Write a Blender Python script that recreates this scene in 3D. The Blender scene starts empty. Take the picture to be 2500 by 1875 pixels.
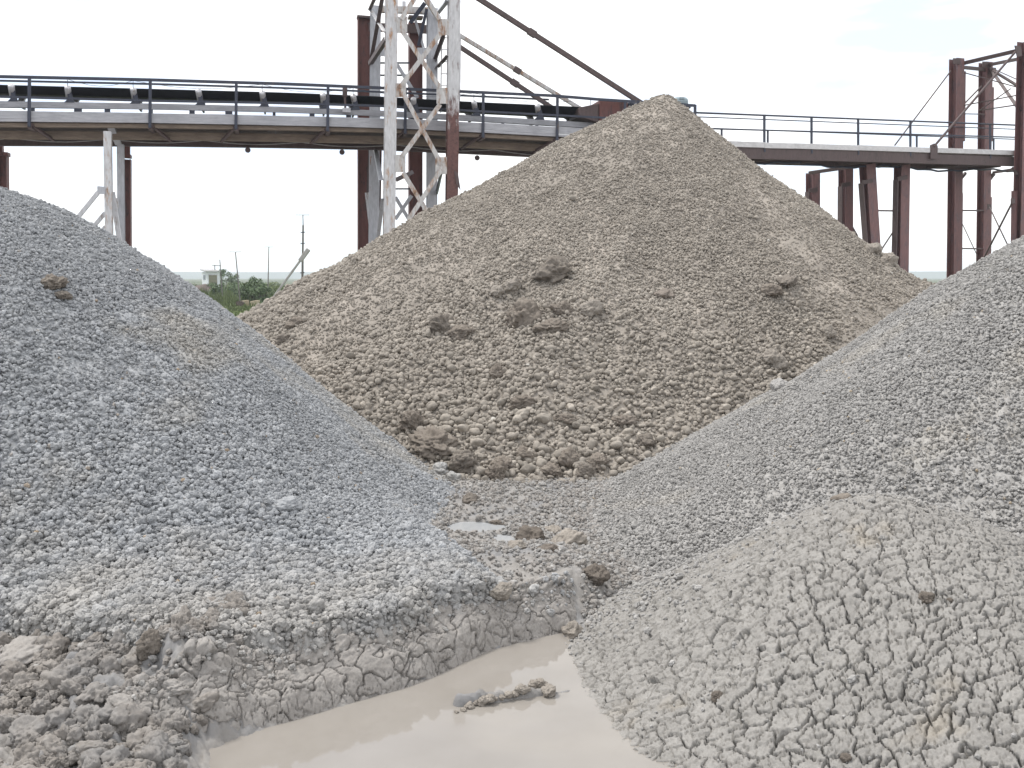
import bpy, bmesh, math, random
import numpy as np
from mathutils import Vector, Matrix, noise as mnoise

random.seed(7)
RNG = np.random.default_rng(11)
R = math.radians
scene = bpy.context.scene
COL = scene.collection

# ------------------------------------------------------------------ camera
CAM_H = 2.0
F = 2430.0                      # focal length in pixels of the 2500 px wide photograph
PITCH = math.atan(259.5 / F)
cp, sp = math.cos(PITCH), math.sin(PITCH)
cam_d = bpy.data.cameras.new('camera')
cam = bpy.data.objects.new('camera', cam_d)
COL.objects.link(cam)
cam.location = (0, 0, CAM_H)
cam.rotation_euler = (math.pi / 2 - PITCH, 0, 0)
cam_d.sensor_width = 36
cam_d.lens = 36 * F / 2500
cam_d.clip_end = 9000
scene.camera = cam


def ray(px, py):
    u, v = (px - 1250) / F, (937.5 - py) / F
    return Vector((u, cp + v * sp, -sp + v * cp))


def at(px, py, Y):
    d = ray(px, py)
    return Vector((0, 0, CAM_H)) + d * (Y / d.y)


# ------------------------------------------------------------------ numpy noise
def h2(ix, iy, seed):
    ix = ix.astype(np.int64); iy = iy.astype(np.int64)
    n = (ix * 374761393 + iy * 668265263 + seed * 1442695041) & 0xffffffff
    n = ((n ^ (n >> 13)) * 1274126177) & 0xffffffff
    n = ((n ^ (n >> 16)) * 2246822519) & 0xffffffff
    n = n ^ (n >> 15)
    return n.astype(np.float64) / 4294967296.0


def vnoise(x, y, seed=0):
    ix, iy = np.floor(x), np.floor(y)
    fx, fy = x - ix, y - iy
    fx = fx * fx * fx * (fx * (fx * 6 - 15) + 10); fy = fy * fy * fy * (fy * (fy * 6 - 15) + 10)
    a, b = h2(ix, iy, seed), h2(ix + 1, iy, seed)
    c, d = h2(ix, iy + 1, seed), h2(ix + 1, iy + 1, seed)
    return (a + (b - a) * fx) * (1 - fy) + (c + (d - c) * fx) * fy


def fbm(x, y, octaves=4, seed=0, gain=.5):
    s, a, t = 0, 1.0, 0
    for k in range(octaves):
        c, sn = math.cos(k * 1.1 + .4), math.sin(k * 1.1 + .4)
        s = s + a * vnoise(x * c - y * sn + 17 * k, x * sn + y * c - 9 * k, seed + k * 31)
        t += a; a *= gain; x = x * 2.03; y = y * 2.03
    return s / t


def voro(x, y, seed=0):
    ix, iy = np.floor(x), np.floor(y)
    f1 = np.full(x.shape, 9.0); f2 = np.full(x.shape, 9.0); cid = np.zeros(x.shape)
    for dx in (-1, 0, 1):
        for dy in (-1, 0, 1):
            cx, cy = ix + dx, iy + dy
            jx, jy = h2(cx, cy, seed), h2(cx, cy, seed + 77)
            d = np.hypot(cx + .08 + .84 * jx - x, cy + .08 + .84 * jy - y)
            near = d < f1
            f2 = np.where(near, f1, np.minimum(f2, d))
            cid = np.where(near, h2(cx, cy, seed + 5), cid)
            f1 = np.where(near, d, f1)
    return f1, f2, cid


def sstep(a, b, x):
    t = np.clip((x - a) / (b - a), 0, 1)
    return t * t * (3 - 2 * t)


def softplus(z, k):
    return k * np.logaddexp(0, z / k)


# ------------------------------------------------------------------ heap shapes (metres, z = 0 at the puddle)
def cone(x, y, ax, ay, h, s, rnd):
    r = np.sqrt((x - ax) ** 2 + (y - ay) ** 2 + rnd ** 2) - rnd
    return h - s * r


def h_left(x, y):
    z = cone(x, y, -5.4, 9.0, 3.04, 1.104, 2.67)
    z = z + .16 * (fbm(x * .6, y * .6, 3, 3) - .5) + .07 * (fbm(x * 2.2, y * 2.2, 3, 4) - .5)
    z = softplus(z, .25)
    ap = .42 * sstep(9.2, 6.4, y) * sstep(.55, -.15, x + .40 * np.maximum(y - 5.3, 0)) * sstep(-3.4, -1.7, x)
    return z + ap - .10


MAIN_A = np.radians([-180, -135, -90, -45, 0, 45, 90, 135, 180])
MAIN_S = np.array([.45, .60, .70, .84, .971, .971, .70, .62, .45])
MAIN_C = np.array([-.009, -.004, 0, .022, .041, .041, 0, -.004, -.009])


def h_main(x, y):
    ax, ay, h = 2.55, 17.0, 5.13
    a = np.arctan2(y - ay, x - ax)
    r = np.minimum(np.sqrt((x - ax) ** 2 + (y - ay) ** 2 + .01) - .1, 11.5)
    z = h - np.interp(a, MAIN_A, MAIN_S) * r + np.interp(a, MAIN_A, MAIN_C) * r * r
    z = np.where(r >= 11.5, -.6, z)
    g = np.clip((h - z) / 2.2, 0, 1)
    z = z + g * (.36 * (fbm(x * .5 + 3, y * .5, 3, 13) - .5) + .16 * (fbm(x * 1.9, y * 1.9, 3, 14) - .5))
    rad = np.hypot(x - ax, y - ay)
    z = z - g * .10 * np.abs(np.sin(a * 9 + 2 * fbm(x * .4, y * .4, 2, 15))) * sstep(1, 4, rad) * sstep(9, 6, rad)
    return softplus(z, .22) - .10


def h_right(x, y):
    z = cone(x, y, 6.16, 8.73, 3.106, .761, 1.057)
    z = z + .16 * (fbm(x * .6 + 5, y * .6, 3, 23) - .5) + .07 * (fbm(x * 2.2, y * 2.2, 3, 24) - .5)
    z = softplus(z, .34)
    return z + .10 * sstep(9.0, 7.2, y) * sstep(.1, 1.0, x) - .12


def h_mound(x, y):
    dx, dy = x - 1.95, y - 5.1
    r = np.sqrt((dx / 1.0) ** 2 + (dy / 1.12) ** 2 + .35 ** 2) - .35
    s = np.where(dx > 0, .45, .70)
    z = .93 - r * (.45 + .25 * sstep(.4, -.6, dx)) + .10 * (fbm(x * 1.1, y * 1.1, 3, 33) - .5)
    return softplus(z, .10) - .09


BANK_FOOT = np.array([(-2.9, 3.3), (-1.36, 4.12), (-1.01, 4.36), (-.5, 4.74), (-.11, 5.22), (.32, 5.48), (.75, 6.0), (1.3, 6.9)])


HEAP_EDGE = np.array([(-7, 5.3), (-3.0, 5.05), (-2.1, 4.6), (-1.5, 4.36), (-1.01, 4.36), (-.5, 4.72), (-.11, 5.18), (.32, 5.46), (.75, 6.0), (1.3, 6.9)])


def foot_dist(x, y, FOOT=None):
    """signed distance from the foot of the mud bank, positive on the bank side"""
    FOOT = BANK_FOOT if FOOT is None else FOOT
    best = np.full(x.shape, 99.0); sg = np.zeros(x.shape)
    for a, b in zip(FOOT[:-1], FOOT[1:]):
        ex, ey = b - a
        t = np.clip(((x - a[0]) * ex + (y - a[1]) * ey) / (ex * ex + ey * ey), 0, 1)
        d = np.hypot(x - a[0] - t * ex, y - a[1] - t * ey)
        side = ex * (y - a[1]) - ey * (x - a[0])
        m = d < best
        best = np.where(m, d, best); sg = np.where(m, np.sign(side), sg)
    return best * sg


POOL = np.array([(-1.34, 4.10), (-1.01, 4.35), (-.5, 4.74), (-.11, 5.23), (.30, 5.50), (.36, 5.3), (.48, 4.95), (.74, 4.45), (.86, 4.05), (1.0, 3.3), (.6, 2.7), (-.6, 2.8), (-1.05, 3.2), (-1.28, 3.8)])


def pool_dist(x, y):
    """signed distance to the rim of the puddle, positive inside"""
    best = np.full(x.shape, 99.0); inside = np.zeros(x.shape, bool)
    n = len(POOL)
    for k in range(n):
        a, b = POOL[k], POOL[(k + 1) % n]
        ex, ey = b - a
        t = np.clip(((x - a[0]) * ex + (y - a[1]) * ey) / (ex * ex + ey * ey), 0, 1)
        best = np.minimum(best, np.hypot(x - a[0] - t * ex, y - a[1] - t * ey))
        if ey != 0:
            c = ((a[1] > y) != (b[1] > y)) & (x < (b[0] - a[0]) * (y - a[1]) / (b[1] - a[1]) + a[0])
            inside ^= c
    return np.where(inside, best, -best)


def crackle(x, y, size, seed, width=.16, warp=.5):
    wx = x + size * warp * (fbm(x / size * .9, y / size * .9, 3, seed + 1) - .5) * 2
    wy = y + size * warp * (fbm(x / size * .9 + 40, y / size * .9, 3, seed + 2) - .5) * 2
    f1, f2, c = voro(wx / size, wy / size, seed)
    e = f2 - f1
    return sstep(0, width, e), np.sqrt(np.clip(e, 0, 1)), c


def lumps(x, y, size, seed, warp=.35):
    """rounded lumps that meet in dark creases: height 0..1"""
    wx = x + size * warp * (fbm(x / size, y / size, 2, seed + 1) - .5) * 2
    wy = y + size * warp * (fbm(x / size + 40, y / size, 2, seed + 2) - .5) * 2
    f1, f2, c = voro(wx / size, wy / size, seed)
    return np.sqrt(np.clip(f2 - f1, 0, 1)) * (.55 + .45 * c)


def h_ground(x, y):
    n = fbm(x * .9, y * .9, 4, 43)
    z = .03 + .05 * (n - .5)
    pd = pool_dist(x, y)
    z = z - .13 * sstep(-.10, .12, pd)
    near = sstep(12, 9, y) * sstep(4.5, 3.5, np.abs(x)) * (y > 0) * sstep(.85, .30, x)
    bank = .19 * sstep(.0, .30, foot_dist(x, y)) * sstep(-2.2, -1.3, x) * sstep(7.5, 6.2, y)
    z = z + bank * near
    for cx, cy, rx, ry in ((-.30, 7.78, .21, .16), (-.07, 7.30, .09, .22)):
        q = np.hypot((x - cx) / rx, (y - cy) / ry)
        w = sstep(1.3, .75, q + .5 * (fbm(x * 6, y * 6, 2, 49) - .5)); z = z * (1 - w) - .05 * w
    mess = sstep(-.95, -1.5, x) * sstep(5.4, 4.8, y) * near
    z = z + mess * (.03 + .16 * (np.abs(fbm(x * 2.2, y * 2.2, 4, 47) - .5) * 2) + .05 * sstep(4.3, 5.0, y))
    rx, ry, rl = .955, .295, .55                        # low broken ridge of mud across the puddle
    t = np.clip(((x + .25) * rx + (y - 4.52) * ry) / rl, 0, 1)
    rd = np.hypot(x + .25 - t * rl * rx, y - 4.52 - t * rl * ry)
    z = z + .15 * sstep(.058, .0, rd + .03 * (fbm(x * 12, y * 12, 2, 50) - .5)) * (.30 + .95 * fbm(x * 9, y * 9, 2, 48)) * (y < 6)
    return z


# ------------------------------------------------------------------ mesh helpers
def link(o, parent=None):
    COL.objects.link(o)
    if parent is not None:
        o.parent = parent
    return o


def tag(o, label=None, cat=None, group=None, kind=None):
    if label: o['label'] = label
    if cat: o['category'] = cat
    if group: o['group'] = group
    if kind: o['kind'] = kind
    return o


def mesh_np(name, V, Q, mat, parent=None, smooth=True):
    me = bpy.data.meshes.new(name)
    nv, nf = len(V), len(Q)
    k = Q.shape[1]
    me.vertices.add(nv); me.vertices.foreach_set('co', np.ascontiguousarray(V, dtype=np.float32).ravel())
    me.loops.add(nf * k); me.loops.foreach_set('vertex_index', np.ascontiguousarray(Q, dtype=np.int32).ravel())
    me.polygons.add(nf)
    me.polygons.foreach_set('loop_start', np.arange(0, nf * k, k, dtype=np.int32))
    me.polygons.foreach_set('loop_total', np.full(nf, k, dtype=np.int32))
    me.polygons.foreach_set('use_smooth', np.full(nf, smooth))
    me.update(calc_edges=True)
    me.validate()
    if mat: me.materials.append(mat)
    return link(bpy.data.objects.new(name, me), parent)


def polar(az, ds, hf, keep):
    """height sheet on a ring grid about the viewer's place (finer close by)"""
    A, D = np.meshgrid(az, ds)
    X, Y = np.sin(A) * D, np.cos(A) * D
    K = keep(X, Y)
    Z = np.zeros_like(X)
    Z[K] = hf(X[K], Y[K])
    ny, nx = X.shape
    idx = np.arange(ny * nx).reshape(ny, nx)
    q = np.stack([idx[:-1, :-1], idx[:-1, 1:], idx[1:, 1:], idx[1:, :-1]], -1).reshape(-1, 4)
    kk = K.ravel()
    q = q[kk[q].all(1)][:, ::-1]
    used = np.zeros(ny * nx, bool); used[q.ravel()] = True
    remap = np.cumsum(used) - 1
    V = np.stack([X.ravel(), Y.ravel(), Z.ravel()], -1)[used]
    return V, remap[q]


def polar_n(az, ds, hf, disp, keep):
    """like polar(), with the relief pushed out along the slope's own normal"""
    V, q = polar(az, ds, hf, keep)
    x, y = V[:, 0], V[:, 1]; e = .03
    gx = (hf(x + e, y) - hf(x - e, y)) / (2 * e); gy = (hf(x, y + e) - hf(x, y - e)) / (2 * e)
    l = np.sqrt(1 + gx * gx + gy * gy); sx, sy = np.sqrt(1 + gx * gx), np.sqrt(1 + gy * gy)
    d = disp(x, y, V[:, 2])
    return V + np.stack([-gx / l * d, -gy / l * d, d / l], -1), q


def steps(a, b, d):
    return np.linspace(a, b, max(2, int(round(abs(b - a) / d))))


def geo(a, b, ratio):
    return a * np.exp(np.linspace(0, math.log(b / a), int(math.log(b / a) / math.log(1 + ratio))))


class MB:
    """collects boxes, bars, sections and tubes and builds ONE mesh object"""
    def __init__(s): s.v, s.f = [], []

    def quadbox(s, c):
        b = len(s.v); s.v += c
        s.f += [tuple(b + k for k in q) for q in ((0, 3, 2, 1), (4, 5, 6, 7), (0, 1, 5, 4), (1, 2, 6, 5), (2, 3, 7, 6), (3, 0, 4, 7))]
        return s

    def bar(s, p, q, w, d, n):
        """bar from p to q: w across (seen), d along the depth direction n"""
        a = (q - p).normalized(); nn = (n - a * n.dot(a)).normalized(); c = a.cross(nn)
        o = [c * (sx * w / 2) + nn * (sy * d / 2) for sx, sy in ((-1, -1), (1, -1), (1, 1), (-1, 1))]
        return s.quadbox([p + k for k in o] + [q + k for k in o])

    def ibeam(s, p, q, w, d, n, t=.02, web_seen=False):
        a = (q - p).normalized(); nn = (n - a * n.dot(a)).normalized(); c = a.cross(nn)
        if web_seen:
            s.bar(p - c * (w / 2 - t / 2), q - c * (w / 2 - t / 2), t, d, n)
            s.bar(p + c * (w / 2 - t / 2), q + c * (w / 2 - t / 2), t, d, n)
            s.bar(p, q, w - 2 * t, t, n)
        else:
            s.bar(p - nn * (d / 2 - t / 2), q - nn * (d / 2 - t / 2), w, t, n)
            s.bar(p + nn * (d / 2 - t / 2), q + nn * (d / 2 - t / 2), w, t, n)
            s.bar(p, q, t, d - 2 * t, n)
        return s

    def angle(s, p, q, w, n, t=.012):
        """L-section, one leg seen"""
        a = (q - p).normalized(); nn = (n - a * n.dot(a)).normalized(); c = a.cross(nn)
        s.bar(p, q, w, t, n)
        o = c * (w / 2 - t / 2) + nn * (w / 2 + t / 2 - t * .5 + .001)
        return s.bar(p + o, q + o, t, w - t, n)

    def tube(s, pts, r, seg=8, cap=True):
        b = len(s.v); m = len(pts)
        for i, p in enumerate(pts):
            rr = r[i] if isinstance(r, (list, tuple)) else r
            a = (pts[min(i + 1, m - 1)] - pts[max(i - 1, 0)]).normalized()
            u = a.cross(Vector((0, 0, 1)) if abs(a.z) < .9 else Vector((1, 0, 0))).normalized(); w = a.cross(u)
            for k in range(seg):
                t = 2 * math.pi * k / seg
                s.v.append(p + u * (rr * math.cos(t)) + w * (rr * math.sin(t)))
        for i in range(m - 1):
            for k in range(seg):
                k2 = (k + 1) % seg
                s.f.append((b + i * seg + k, b + i * seg + k2, b + (i + 1) * seg + k2, b + (i + 1) * seg + k))
        if cap:
            s.f.append(tuple(b + k for k in reversed(range(seg))))
            s.f.append(tuple(b + (m - 1) * seg + k for k in range(seg)))
        return s

    def plate(s, pts, n, t):
        """flat polygon given by its corners, thickened along n"""
        b = len(s.v); m = len(pts); n = n.normalized()
        s.v += [p - n * (t / 2) for p in pts] + [p + n * (t / 2) for p in pts]
        s.f.append(tuple(b + k for k in reversed(range(m)))); s.f.append(tuple(b + m + k for k in range(m)))
        for k in range(m):
            k2 = (k + 1) % m
            s.f.append((b + k, b + k2, b + m + k2, b + m + k))
        return s

    def build(s, name, mat, parent=None, bevel=0, smooth=False):
        me = bpy.data.meshes.new(name)
        me.from_pydata([tuple(v) for v in s.v], [], s.f); me.materials.append(mat)
        bm = bmesh.new(); bm.from_mesh(me)
        bmesh.ops.recalc_face_normals(bm, faces=bm.faces)
        if bevel:
            bmesh.ops.bevel(bm, geom=list(bm.edges), offset=bevel, segments=1, affect='EDGES', clamp_overlap=True)
        bm.to_mesh(me); bm.free()
        if smooth:
            me.polygons.foreach_set('use_smooth', [True] * len(me.polygons))
        return link(bpy.data.objects.new(name, me), parent)


def empty(name, loc, label, cat, group=None):
    o = bpy.data.objects.new(name, None)
    o.location = loc; o.empty_display_size = .3
    link(o); tag(o, label, cat, group)
    bpy.context.view_layer.update()
    return o


def adopt(root):
    """parts are built in world space: keep them there under a root that stands at the thing's base"""
    inv = Matrix.Translation(root.location).inverted()
    for c in [o for o in bpy.data.objects if o.parent == root]:
        c.matrix_parent_inverse = inv


# ------------------------------------------------------------------ materials
def nodes(name):
    m = bpy.data.materials.new(name); m.use_nodes = True
    nt = m.node_tree; b = nt.nodes['Principled BSDF']
    return m, nt, b


def N(nt, t, **kw):
    n = nt.nodes.new(t)
    for k, v in kw.items():
        if k in n.inputs and not hasattr(n, k): n.inputs[k].default_value = v
        else: setattr(n, k, v)
    return n


def pos(nt, scale=(1, 1, 1)):
    g = N(nt, 'ShaderNodeNewGeometry'); mp = N(nt, 'ShaderNodeMapping')
    mp.inputs['Scale'].default_value = scale
    nt.links.new(g.outputs['Position'], mp.inputs['Vector'])
    return mp.outputs['Vector']


def noise_n(nt, vec, scale, detail=5, rough=.55):
    n = N(nt, 'ShaderNodeTexNoise'); n.inputs['Scale'].default_value = scale
    n.inputs['Detail'].default_value = detail; n.inputs['Roughness'].default_value = rough
    nt.links.new(vec, n.inputs['Vector'])
    return n.outputs['Fac']


def ramp(nt, fac, stops):
    r = N(nt, 'ShaderNodeValToRGB'); e = r.color_ramp.elements
    while len(e) < len(stops): e.new(.5)
    for k, (p, c) in enumerate(stops):
        e[k].position = p; e[k].color = (*c, 1) if len(c) == 3 else c
    nt.links.new(fac, r.inputs['Fac'])
    return r.outputs['Color']


def mixc(nt, fac, a, b, mode='MIX'):
    m = N(nt, 'ShaderNodeMix', data_type='RGBA', blend_type=mode)
    for sock, val in ((m.inputs['Factor'], fac), (m.inputs['A'], a), (m.inputs['B'], b)):
        if isinstance(val, (int, float)): sock.default_value = val
        elif isinstance(val, tuple): sock.default_value = (*val, 1)
        else: nt.links.new(val, sock)
    return m.outputs['Result']


def bump(nt, b, hgt, strength, dist):
    n = N(nt, 'ShaderNodeBump'); n.inputs['Strength'].default_value = strength; n.inputs['Distance'].default_value = dist
    nt.links.new(hgt, n.inputs['Height']); nt.links.new(n.outputs['Normal'], b.inputs['Normal'])


def gray(v): return (v, v, v)


def earth(name, c0, c1, patch, per_stone=0.0, pscale=.7, fine=60, bstr=.5, bdist=.01, plo=.56, phi=.72, specks=None, yfade=None):
    m, nt, b = nodes(name)
    v = pos(nt)
    col = ramp(nt, noise_n(nt, v, 9, 7, .65), [(.3, c0), (.7, c1)])
    col = mixc(nt, ramp(nt, noise_n(nt, v, pscale, 4, .6), [(plo, gray(0)), (phi, gray(1))]), col, patch)
    if yfade:                                           # mud dust splashed over the foot of the heap
        g = N(nt, 'ShaderNodeNewGeometry'); sx = N(nt, 'ShaderNodeSeparateXYZ'); nt.links.new(g.outputs['Position'], sx.inputs[0])
        mr = N(nt, 'ShaderNodeMapRange'); nt.links.new(sx.outputs['Y'], mr.inputs['Value'])
        mr.inputs['From Min'].default_value = 6.9; mr.inputs['From Max'].default_value = 4.7
        mr.inputs['To Min'].default_value = -.35; mr.inputs['To Max'].default_value = .40
        ad = N(nt, 'ShaderNodeMath', operation='ADD'); nt.links.new(mr.outputs[0], ad.inputs[0]); nt.links.new(noise_n(nt, v, 2.2, 5, .6), ad.inputs[1])
        col = mixc(nt, ramp(nt, ad.outputs[0], [(.42, gray(0)), (.85, gray(.9))]), col, yfade)
    if per_stone:
        oi = N(nt, 'ShaderNodeObjectInfo')
        k = ramp(nt, oi.outputs['Random'], [(0, gray(1 - per_stone)), (.85, gray(1 + per_stone * .7)), (1, gray(1 + per_stone * 1.5))])
        col = mixc(nt, 1.0, col, k, 'MULTIPLY')
        if specks:
            wn = N(nt, 'ShaderNodeTexWhiteNoise', noise_dimensions='1D')
            nt.links.new(oi.outputs['Random'], wn.inputs['W'])
            f = ramp(nt, wn.outputs['Value'], [(.9975, gray(0)), (.9985, gray(1))])
            col = mixc(nt, f, col, specks)
    col = mixc(nt, .35, col, mixc(nt, 1.0, col, ramp(nt, noise_n(nt, v, fine, 4, .7), [(.25, gray(.45)), (.75, gray(1.5))]), 'MULTIPLY'))
    nt.links.new(col, b.inputs['Base Color'])
    b.inputs['Roughness'].default_value = .95
    b.inputs['Specular IOR Level'].default_value = .2
    bump(nt, b, noise_n(nt, v, fine * 1.6, 5, .7), bstr, bdist)
    return m


GREY_L0, GREY_L1 = (.288, .298, .312), (.388, .396, .405)
GREY_R0, GREY_R1 = (.292, .284, .273), (.39, .379, .365)
BRN0, BRN1 = (.222, .199, .173), (.322, .291, .256)
M = {}
M['grey_heap'] = earth('bluish_grey_gravel', GREY_L0, GREY_L1, (.36, .345, .32), plo=.54, phi=.72, yfade=(.335, .323, .306))
M['grey_stone'] = earth('bluish_grey_stone', GREY_L0, GREY_L1, (.37, .355, .33), .15, plo=.54, phi=.72, specks=(.36, .28, .2), yfade=(.345, .333, .316))
M['pale_heap'] = earth('pale_grey_gravel', GREY_R0, GREY_R1, (.40, .375, .335), plo=.58, phi=.75)
M['pale_stone'] = earth('pale_grey_stone', GREY_R0, GREY_R1, (.41, .385, .345), .14, plo=.58, phi=.75, specks=(.42, .34, .24))
M['brown_heap'] = earth('brown_gravel_soil', BRN0, BRN1, (.355, .318, .278), fine=35, plo=.48, phi=.62)
M['cobble'] = earth('brown_cobble', (.242, .217, .188), (.352, .320, .279), (.33, .30, .262), .19, fine=25, bstr=.35, specks=(.5, .48, .44))
M['clay'] = earth('cracked_pale_clay', (.235, .225, .211), (.322, .309, .291), (.35, .30, .23), fine=90, pscale=1.3, plo=.62, phi=.8)
M['bank'] = earth('cracked_brownish_mud', (.265, .246, .228), (.355, .335, .314), (.27, .258, .246), fine=70)
M['mud'] = earth('wet_mud', (.19, .172, .155), (.31, .288, .266), (.225, .216, .208), pscale=1.6, plo=.52, phi=.64, fine=50)
M['clod'] = earth('brown_clod', (.155, .132, .112), (.25, .22, .188), (.22, .19, .165), fine=40, bstr=.7)
M['dark_clod'] = earth('dark_brown_clod', (.15, .131, .113), (.238, .212, .184), (.20, .176, .15), fine=50, bstr=.7)
M['wet_clod'] = earth('damp_dark_clod', (.10, .086, .073), (.185, .16, .137), (.15, .13, .11), fine=50, bstr=.7)
M['grey_clod'] = earth('grey_clod', (.235, .210, .184), (.335, .303, .265), (.27, .24, .205), fine=50, bstr=.7)


def painted(name, base, rust, lo, hi, rough=.6, zfade=None, stretch=(3, 3, .9), metal=0.0):
    m, nt, b = nodes(name)
    v = pos(nt, stretch)
    f = noise_n(nt, v, 2.2, 9, .68)
    if zfade:
        g = N(nt, 'ShaderNodeNewGeometry'); sx = N(nt, 'ShaderNodeSeparateXYZ'); mr = N(nt, 'ShaderNodeMapRange')
        nt.links.new(g.outputs['Position'], sx.inputs[0]); nt.links.new(sx.outputs['Z'], mr.inputs['Value'])
        mr.inputs['From Min'].default_value = zfade[0]; mr.inputs['From Max'].default_value = zfade[1]
        mr.inputs['To Min'].default_value = .45; mr.inputs['To Max'].default_value = 0
        ad = N(nt, 'ShaderNodeMath', operation='ADD'); nt.links.new(f, ad.inputs[0]); nt.links.new(mr.outputs[0], ad.inputs[1]); f = ad.outputs[0]
    var = noise_n(nt, pos(nt, (6, 6, 1.5)), 3, 5)
    c = ramp(nt, var, [(.3, tuple(k * .78 for k in base)), (.7, tuple(min(1, k * 1.1) for k in base))])
    r = ramp(nt, noise_n(nt, pos(nt), 14, 5), [(.3, tuple(k * .6 for k in rust)), (.7, tuple(k * 1.35 for k in rust))])
    nt.links.new(mixc(nt, ramp(nt, f, [(lo, gray(0)), (hi, gray(1))]), c, r), b.inputs['Base Color'])
    b.inputs['Roughness'].default_value = rough; b.inputs['Metallic'].default_value = metal
    bump(nt, b, noise_n(nt, pos(nt), 30, 4), .15, .01)
    return m


def timber(name, c0, c1, axis=(1, 8, 14)):
    m, nt, b = nodes(name)
    v = pos(nt, axis)
    c = ramp(nt, noise_n(nt, v, 1.4, 8, .7), [(.28, c0), (.72, c1)])
    c = mixc(nt, ramp(nt, noise_n(nt, pos(nt), .9, 4), [(.45, gray(0)), (.7, gray(.45))]), c, tuple(k * .62 for k in c0))
    nt.links.new(c, b.inputs['Base Color']); b.inputs['Roughness'].default_value = .85
    bump(nt, b, noise_n(nt, v, 5, 6), .3, .01)
    return m


WHITE, RUST = (.60, .61, .65), (.30, .15, .075)
M['white'] = painted('white_paint_with_rust', (.56, .56, .57), (.36, .21, .12), .535, .66)
M['white_low'] = painted('white_paint_rusted_low', (.56, .56, .57), (.115, .052, .045), .56, .72, zfade=(5.3, 7.4))
M['white_grey'] = painted('dull_white_paint', (.44, .45, .48), RUST, .62, .7)
M['white_brace'] = painted('white_brace_rust', (.52, .51, .50), (.28, .165, .10), .48, .62)
M['red'] = painted('red_oxide_steel', (.135, .050, .043), (.07, .036, .034), .52, .62)
M['red_pale'] = painted('faded_red_oxide_steel', (.185, .095, .092), (.125, .082, .088), .50, .62)
M['dark'] = painted('dark_steel', (.03, .036, .06), (.06, .045, .04), .58, .68, .5)
M['brown_steel'] = painted('brown_steel', (.092, .062, .060), (.075, .052, .05), .5, .62)
M['galv'] = painted('worn_silver_steel', (.55, .55, .57), (.25, .2, .17), .55, .66, .45, metal=.3)
M['blue_grey'] = painted('blue_grey_enamel', (.30, .37, .40), (.2, .2, .2), .6, .7)
M['plank'] = timber('weathered_plank', (.29, .295, .32), (.46, .46, .485))
M['plank_white'] = timber('pale_plank', (.50, .49, .49), (.70, .69, .69))
M['under'] = timber('brown_timber', (.13, .098, .075), (.27, .215, .17))
M['deck'] = timber('dark_timber', (.085, .068, .06), (.165, .135, .115), (10, 1, 6))
M['pole'] = timber('grey_pole', (.13, .12, .12), (.24, .22, .21), (6, 6, .8))
M['concrete'] = painted('pale_concrete', (.42, .40, .40), (.3, .28, .26), .5, .65, .9)


def plain(name, c, rough=.7, var=.25, scale=6, metal=0):
    m, nt, b = nodes(name)
    nt.links.new(ramp(nt, noise_n(nt, pos(nt), scale, 6, .6), [(.3, tuple(k * (1 - var) for k in c)), (.7, tuple(k * (1 + var) for k in c))]), b.inputs['Base Color'])
    b.inputs['Roughness'].default_value = rough; b.inputs['Metallic'].default_value = metal
    return m


M['rubber'] = plain('black_rubber', (.014, .016, .024), .65)
M['cable'] = plain('pale_cable', (.34, .33, .33), .5)
M['shed_wall'] = plain('whitewash', (.66, .68, .72), .9, .08, 2)
M['shed_roof'] = plain('roof_slab', (.38, .37, .37), .9, .15, 3)
M['shed_door'] = plain('olive_door', (.19, .18, .125), .7, .15, 3)
M['glass'] = plain('dark_pane', (.08, .10, .13), .15, .1)
M['leaf'] = plain('shrub_leaf', (.075, .115, .048), .7, .5, 1.5)
M['leaf_pale'] = plain('weed_leaf', (.105, .135, .050), .8, .5, .5)
M['leaf_dry'] = plain('dry_stalk', (.16, .13, .09), .9, .4, 1)
M['bark'] = plain('bark', (.08, .065, .05), .9)
M['dirt'] = plain('dark_dirt', (.115, .09, .08), .95, .3, 2)
M['block'] = plain('yellowish_concrete', (.36, .31, .22), .9, .2, 1.5)
M['hill'] = plain('far_field', (.085, .105, .075), .95, .25, .004)

m, nt, b = nodes('ground_soil')       # mud close by, green field beyond the yard
g = N(nt, 'ShaderNodeNewGeometry'); sx = N(nt, 'ShaderNodeSeparateXYZ'); nt.links.new(g.outputs['Position'], sx.inputs[0])
mr = N(nt, 'ShaderNodeMapRange'); nt.links.new(sx.outputs['Y'], mr.inputs['Value'])
mr.inputs['From Min'].default_value = 33; mr.inputs['From Max'].default_value = 48
v = pos(nt)
mud = ramp(nt, noise_n(nt, v, 6, 7, .65), [(.3, (.225, .212, .198)), (.7, (.325, .31, .294))])
mud = mixc(nt, ramp(nt, noise_n(nt, v, 1.5, 5, .6), [(.48, gray(0)), (.6, gray(1))]), mud, (.225, .222, .222))
fld = ramp(nt, noise_n(nt, v, .12, 6, .6), [(.35, (.070, .105, .030)), (.6, (.12, .155, .05)), (.75, (.15, .14, .07))])
far = ramp(nt, noise_n(nt, pos(nt, (1, 3, 1)), .006, 4, .6), [(.4, (.06, .085, .05)), (.6, (.13, .14, .09))])
mr2 = N(nt, 'ShaderNodeMapRange'); nt.links.new(sx.outputs['Y'], mr2.inputs['Value'])
mr2.inputs['From Min'].default_value = 150; mr2.inputs['From Max'].default_value = 300
c = mixc(nt, mr.outputs[0], mud, mixc(nt, mr2.outputs[0], fld, far))
nt.links.new(c, b.inputs['Base Color']); b.inputs['Roughness'].default_value = .9; b.inputs['Specular IOR Level'].default_value = .25
bump(nt, b, noise_n(nt, v, 70, 5, .7), .5, .01)
M['ground'] = m

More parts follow.
